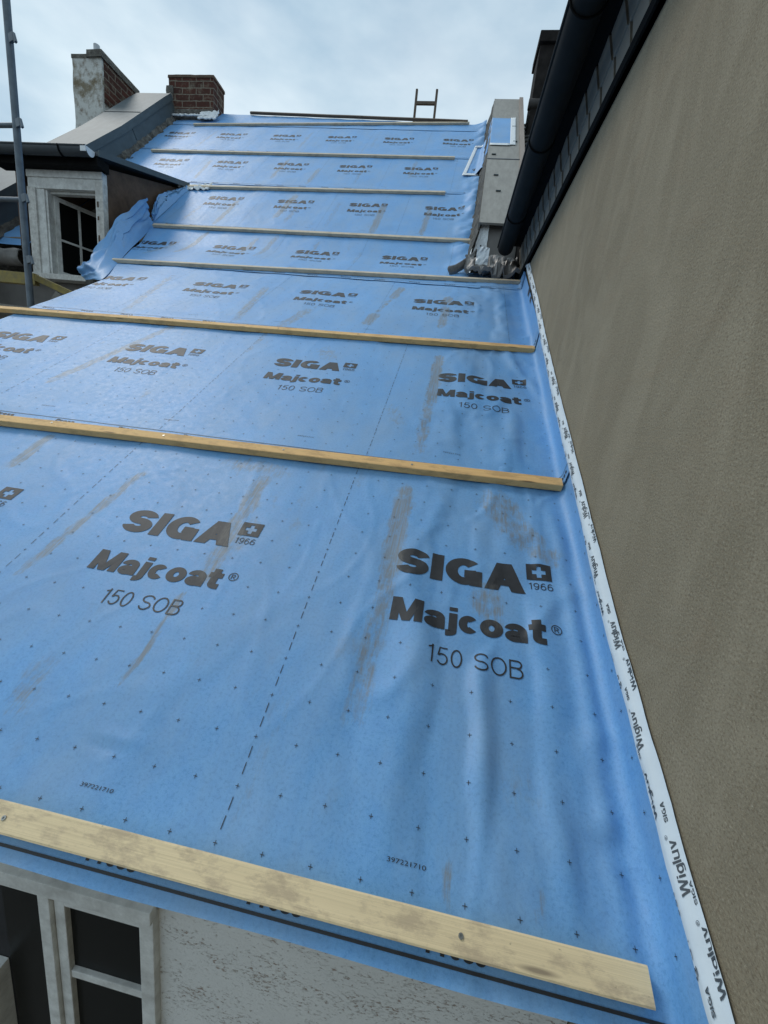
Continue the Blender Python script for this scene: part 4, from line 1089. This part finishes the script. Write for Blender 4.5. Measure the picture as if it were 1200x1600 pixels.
rfd = w.build('roof', ZINC_DARK, dm)
w = MB(); w.hexa([(DX1 + .062, 3.80, 3.190), (DX1 + .075, 3.80, 3.190), (DX1 + .075, 5.42, 3.69), (DX1 + .062, 5.42, 3.69), (DX1 + .062, 3.80, 3.250), (DX1 + .075, 3.80, 3.250), (DX1 + .075, 5.40, 3.748), (DX1 + .062, 5.40, 3.748)])
w.build('verge_trim', ZINC, rfd)
w = MB(); rows = []      # box-round gutter
GY, GZ2, GR2 = 3.735, 3.225, .06
for k in range(13):
    a = math.pi * k / 12; rows.append([(x, GY - GR2 * math.cos(a), GZ2 - GR2 * 1.25 * math.sin(a)) for x in (-5.6, -5.0, -4.4, -3.80)])
w.grid(rows, flip=True); w.tube([(-5.6, GY - GR2, GZ2), (-3.8, GY - GR2, GZ2)], .010, 8)
gd = w.build('gutter', ZINC_DARK, dm)
w = MB(); w.add([rows[k][3] for k in range(13)], [tuple(range(13))]); w.box((-3.86, GY - GR2 - .006, GZ2 - .055), (-3.795, GY - GR2 - .001, GZ2 + .005)); w.build('end_cap', FOIL, gd)
for x in (-4.62, -4.13, -5.2):
    w = MB(); w.tube([(x, GY - GR2 - .004, GZ2 + .004)] + [(x, GY - (GR2 + .005) * math.cos(math.pi * k / 12), GZ2 - (GR2 + .005) * 1.25 * math.sin(math.pi * k / 12)) for k in range(1, 12)], .009, 6); w.build('gutter_bracket', BLACK, gd)
w = MB(); w.box((DX0 - .1, 3.80, 3.10), (DX1 + .05, 3.96, 3.19)); w.build('soffit_board', BLACK, dm)
w = MB()                 # window surround
w.box((-4.80, DY - .03, 2.92), (DX1 + .0, DY + .03, 3.10)); w.box((-4.80, DY - .045, 3.03), (DX1 + .002, DY - .03, 3.10))
fr = w.build('window_head', PAINT, dm, bevel=.004)
w = MB(); w.box((-4.805, DY - .04, 2.0), (-4.70, DY + .03, 2.93)); w.build('window_post', PAINT_OLD, dm, bevel=.004)
w = MB(); w.box((-3.925, DY - .04, 2.0), (DX1 + .003, DY + .03, 3.0)); w.build('window_post', PAINT_OLD, dm, bevel=.004)
w = MB(); w.box((-4.70, DY - .02, 2.03), (-4.60, DY + .10, 2.92)); w.box((-4.60, DY - .005, 2.03), (-4.575, DY + .08, 2.92)); w.box((-4.575, DY + .03, 2.895), (-3.925, DY + .09, 2.92)); w.build('window_lining', PAINT, dm, bevel=.003)
w = MB(); w.box((-4.83, DY - .09, 1.955), (-3.80, DY + .10, 2.015)); w.build('window_sill', PAINT_OLD, dm, bevel=.004)
# casement swung inwards, hinged on the left
cs = MB(); hinge = Vector((-4.555, DY + .06, 0)); dr = Vector((math.cos(math.radians(66)), math.sin(math.radians(66)), 0)); nr = Vector((-dr.y, dr.x, 0))
def leaf(mb, a0, a1, z0, z1, th=.035):
    p = [hinge + dr * a0, hinge + dr * a1, hinge + dr * a1 + nr * th, hinge + dr * a0 + nr * th]
    mb.hexa([q + Vector((0, 0, z0)) for q in p] + [q + Vector((0, 0, z1)) for q in p])
W_, Z0_, Z1_ = .50, 2.03, 2.89
leaf(cs, 0, .045, Z0_, Z1_); leaf(cs, W_ - .045, W_, Z0_, Z1_); leaf(cs, .045, W_ - .045, Z0_, Z0_ + .06); leaf(cs, .045, W_ - .045, Z1_ - .045, Z1_)
leaf(cs, .24, .262, Z0_ + .06, Z1_ - .045, .03); leaf(cs, .045, .24, 2.43, 2.452, .03); leaf(cs, .262, W_ - .045, 2.43, 2.452, .03)
cso = cs.build('casement', PAINT, dm)
g_ = MB(); hinge2 = hinge; hinge = hinge + nr * .014; leaf(g_, .045, W_ - .045, Z0_ + .06, Z1_ - .045, .004); hinge = hinge2; g_.build('pane', GLASS, cso)
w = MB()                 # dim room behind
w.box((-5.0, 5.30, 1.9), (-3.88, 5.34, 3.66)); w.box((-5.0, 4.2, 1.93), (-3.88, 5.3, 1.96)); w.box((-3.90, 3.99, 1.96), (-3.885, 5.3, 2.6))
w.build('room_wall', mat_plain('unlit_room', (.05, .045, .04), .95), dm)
for z in (2.2, 2.38, 2.62, 2.75):
    w = MB(); w.box((-3.905, DY - .0425, z), (-3.885, DY - .039, z + .07 + .03 * math.sin(z * 9))); w.build('bare_patch', TARBOARD, dm)

# ------------------------------------------------------------------ scaffold and bits on the left
sp = thing('scaffold_pole', (-3.64, 2.8, -3.4), 'upright grey steel scaffold pole with short rails at the left edge', 'scaffold')
w = MB(); w.tube([(-3.64, 2.8, -3.4), (-3.64, 2.8, 0), (-3.64, 2.8, 2.4), (-3.645, 2.8, 4.6)], .027, 16); w.build('standard', STEEL, sp)
for z in (3.46, 2.87, 2.31, 1.82):
    w = MB(); w.bar((-3.615, 2.78, z), (-3.565, 2.77, z + .008), .02, .06); w.bar((-3.568, 2.77, z + .03), (-3.545, 2.765, z - .035), .016, .022); w.build('wedge_lug', STEEL, sp)
for z in (2.87, 2.31):
    w = MB(); w.tube([(-3.66, 2.8, z), (-4.6, 2.8, z - .02)], .019, 12); w.build('guard_rail', STEEL, sp)
yb = MB(); yb.bar((-4.9, 2.88, 1.70), (-3.66, 2.9, 1.69), .05, .10); yb.bar((-3.66, 2.9, 1.705), (-3.04, 2.95, 1.50), .05, .055)
o_ = yb.build('scaffold_beam', YELLOW, bevel=.004); tag(o_, 'worn yellow scaffold beam below the dormer window', 'beam')
for i, (p, q, lab) in enumerate((((-4.9, 2.7, 1.42), (-3.0, 2.75, 1.36), 'grey plank lying under the yellow beam, nearest of the deck'), ((-4.9, 2.95, 1.40), (-2.98, 3.0, 1.33), 'grey plank behind the nearest deck plank under the yellow beam'), ((-4.9, 3.2, 1.38), (-2.98, 3.25, 1.31), 'grey plank of the deck closest to the dormer wall'))):
    w = MB(); w.bar(p, q, .225, .035); tag(w.build('deck_plank', PLANK, bevel=.003), lab, 'plank', 'grey scaffold deck planks')
for p, q, lab in (((-4.12, 2.86, 1.62), (-4.4, 2.84, 1.2), 'slanting grey brace left of the scaffold pole under the beam'), ((-3.42, 2.9, 1.58), (-3.72, 2.86, 1.15), 'slanting grey brace right of the scaffold pole under the beam')):
    w = MB(); w.bar(p, q, .03, .08); tag(w.build('brace_board', PLANK, bevel=.003), lab, 'brace')
w = MB(); w.tube([(-3.22, 2.87, 1.50), (-3.24, 2.85, 1.56), (-3.20, 2.84, 1.61), (-3.14, 2.84, 1.62), (-3.08, 2.86, 1.60)], .006, 8)
tag(w.build('cable', PAINT), 'thin white cable looping over the yellow beam', 'cable')
w = MB(); rows = []      # rolled edge of old roofing under the left membrane piece
for j in range(12):
    a = lerp(-.3, 3.6, j / 11); rows.append([(x, 3.86 - .09 * math.sin(a) + .02 * N(x * 6, j * .5), 2.16 - .09 * math.cos(a) + .02 * N(x * 8, j * .6, 3)) for x in [lerp(-5.4, -4.86, i / 24) for i in range(25)]])
w.solid_grid(rows, (0, .012, 0), smooth=True); tag(w.build('roofing_roll', mat_plain('grey_roofing_felt', (.20, .19, .18), .9, 0, .3, 9, .5, .01)), 'curled grey roofing felt edge under the small left membrane', 'felt')
w = MB(); rows = []      # torn scraps by the flap's lower corner
for j in range(10):
    rows.append([Vector((lerp(-3.72, -3.30, i / 12), lerp(3.42, 3.2, i / 12) + .10 * j / 9, 1.99 - .16 * i / 12 - .13 * (j / 9) ** 2)) + Vector((.02 * N(i, j * .5), .03 * N(i * .6, j * .6, 2), .03 * N(i * .5, j * .7, 4))) for i in range(13)])
w.solid_grid(rows, (0, .02, -.02), smooth=False); tag(w.build('felt_scrap', mat_plain('dark_felt', (.10, .10, .095), .9, 0, .4, 9, .5, .01)), 'torn dark felt scrap hanging under the flap corner by the window sill', 'felt')
w = MB(); rows = []
for j in range(9):
    rows.append([roof(lerp(-3.83, -3.42, i / 18), 6.44 + .16 * j / 8 + .05 * i / 18, .035 + .03 * N(i * .5, j * .6, 4) + .012 * N(i * 1.3, j * 1.2)) for i in range(19)])
w.solid_grid(rows, (0, .0, -.012), smooth=False); tag(w.build('foil_scrap', FOIL), 'crumpled pale foil where the dormer roof tip meets the membrane', 'foil')

# ------------------------------------------------------------------ far right: next roof beyond the coping
fr_ = thing('neighbouring_roof', (1.6, 7, 4.0), 'dark tiled roof with stack glimpsed between right coping and gutter', 'roof')
w = MB()
for i in range(22):
    s_ = 5.2 + i * .2
    for j in range(7):
        x = .90 + j * .3; pts = []
        rows = [[roof(x + .30 * q / 6, s_ + ds, .10 + .03 * math.sin(q / 6 * math.pi) + (.022 if ds == 0 else 0)) for q in range(7)] for ds in (0, .21)]
        w.solid_grid(rows, (0, .0, -.018))
w.build('tile_slope', TILE, fr_)
w = MB(); p0 = roof(.93, 8.9, .2); w.tube([(.92, 7.02, 5.80), (2.6, 7.02, 5.80)], .07, 10); w.build('ridge_tile', TILE, fr_)
w = MB(); w.hexa([(.96, 7.0, 5.3), (1.6, 7.0, 5.3), (1.6, 7.5, 5.3), (.96, 7.5, 5.3), (.96, 7.0, 6.56), (1.6, 7.0, 6.56), (1.6, 7.5, 6.56), (.96, 7.5, 6.56)]); w.box((.93, 6.95, 6.56), (1.65, 7.55, 6.70)); w.build('stack', mat_plain('sooty_stack', (.022, .019, .018), .85, 0, .4, 8, .4, spec=.1), fr_, bevel=.01)

for o in bpy.data.objects:
    if '_loc' in o: del o['_loc']
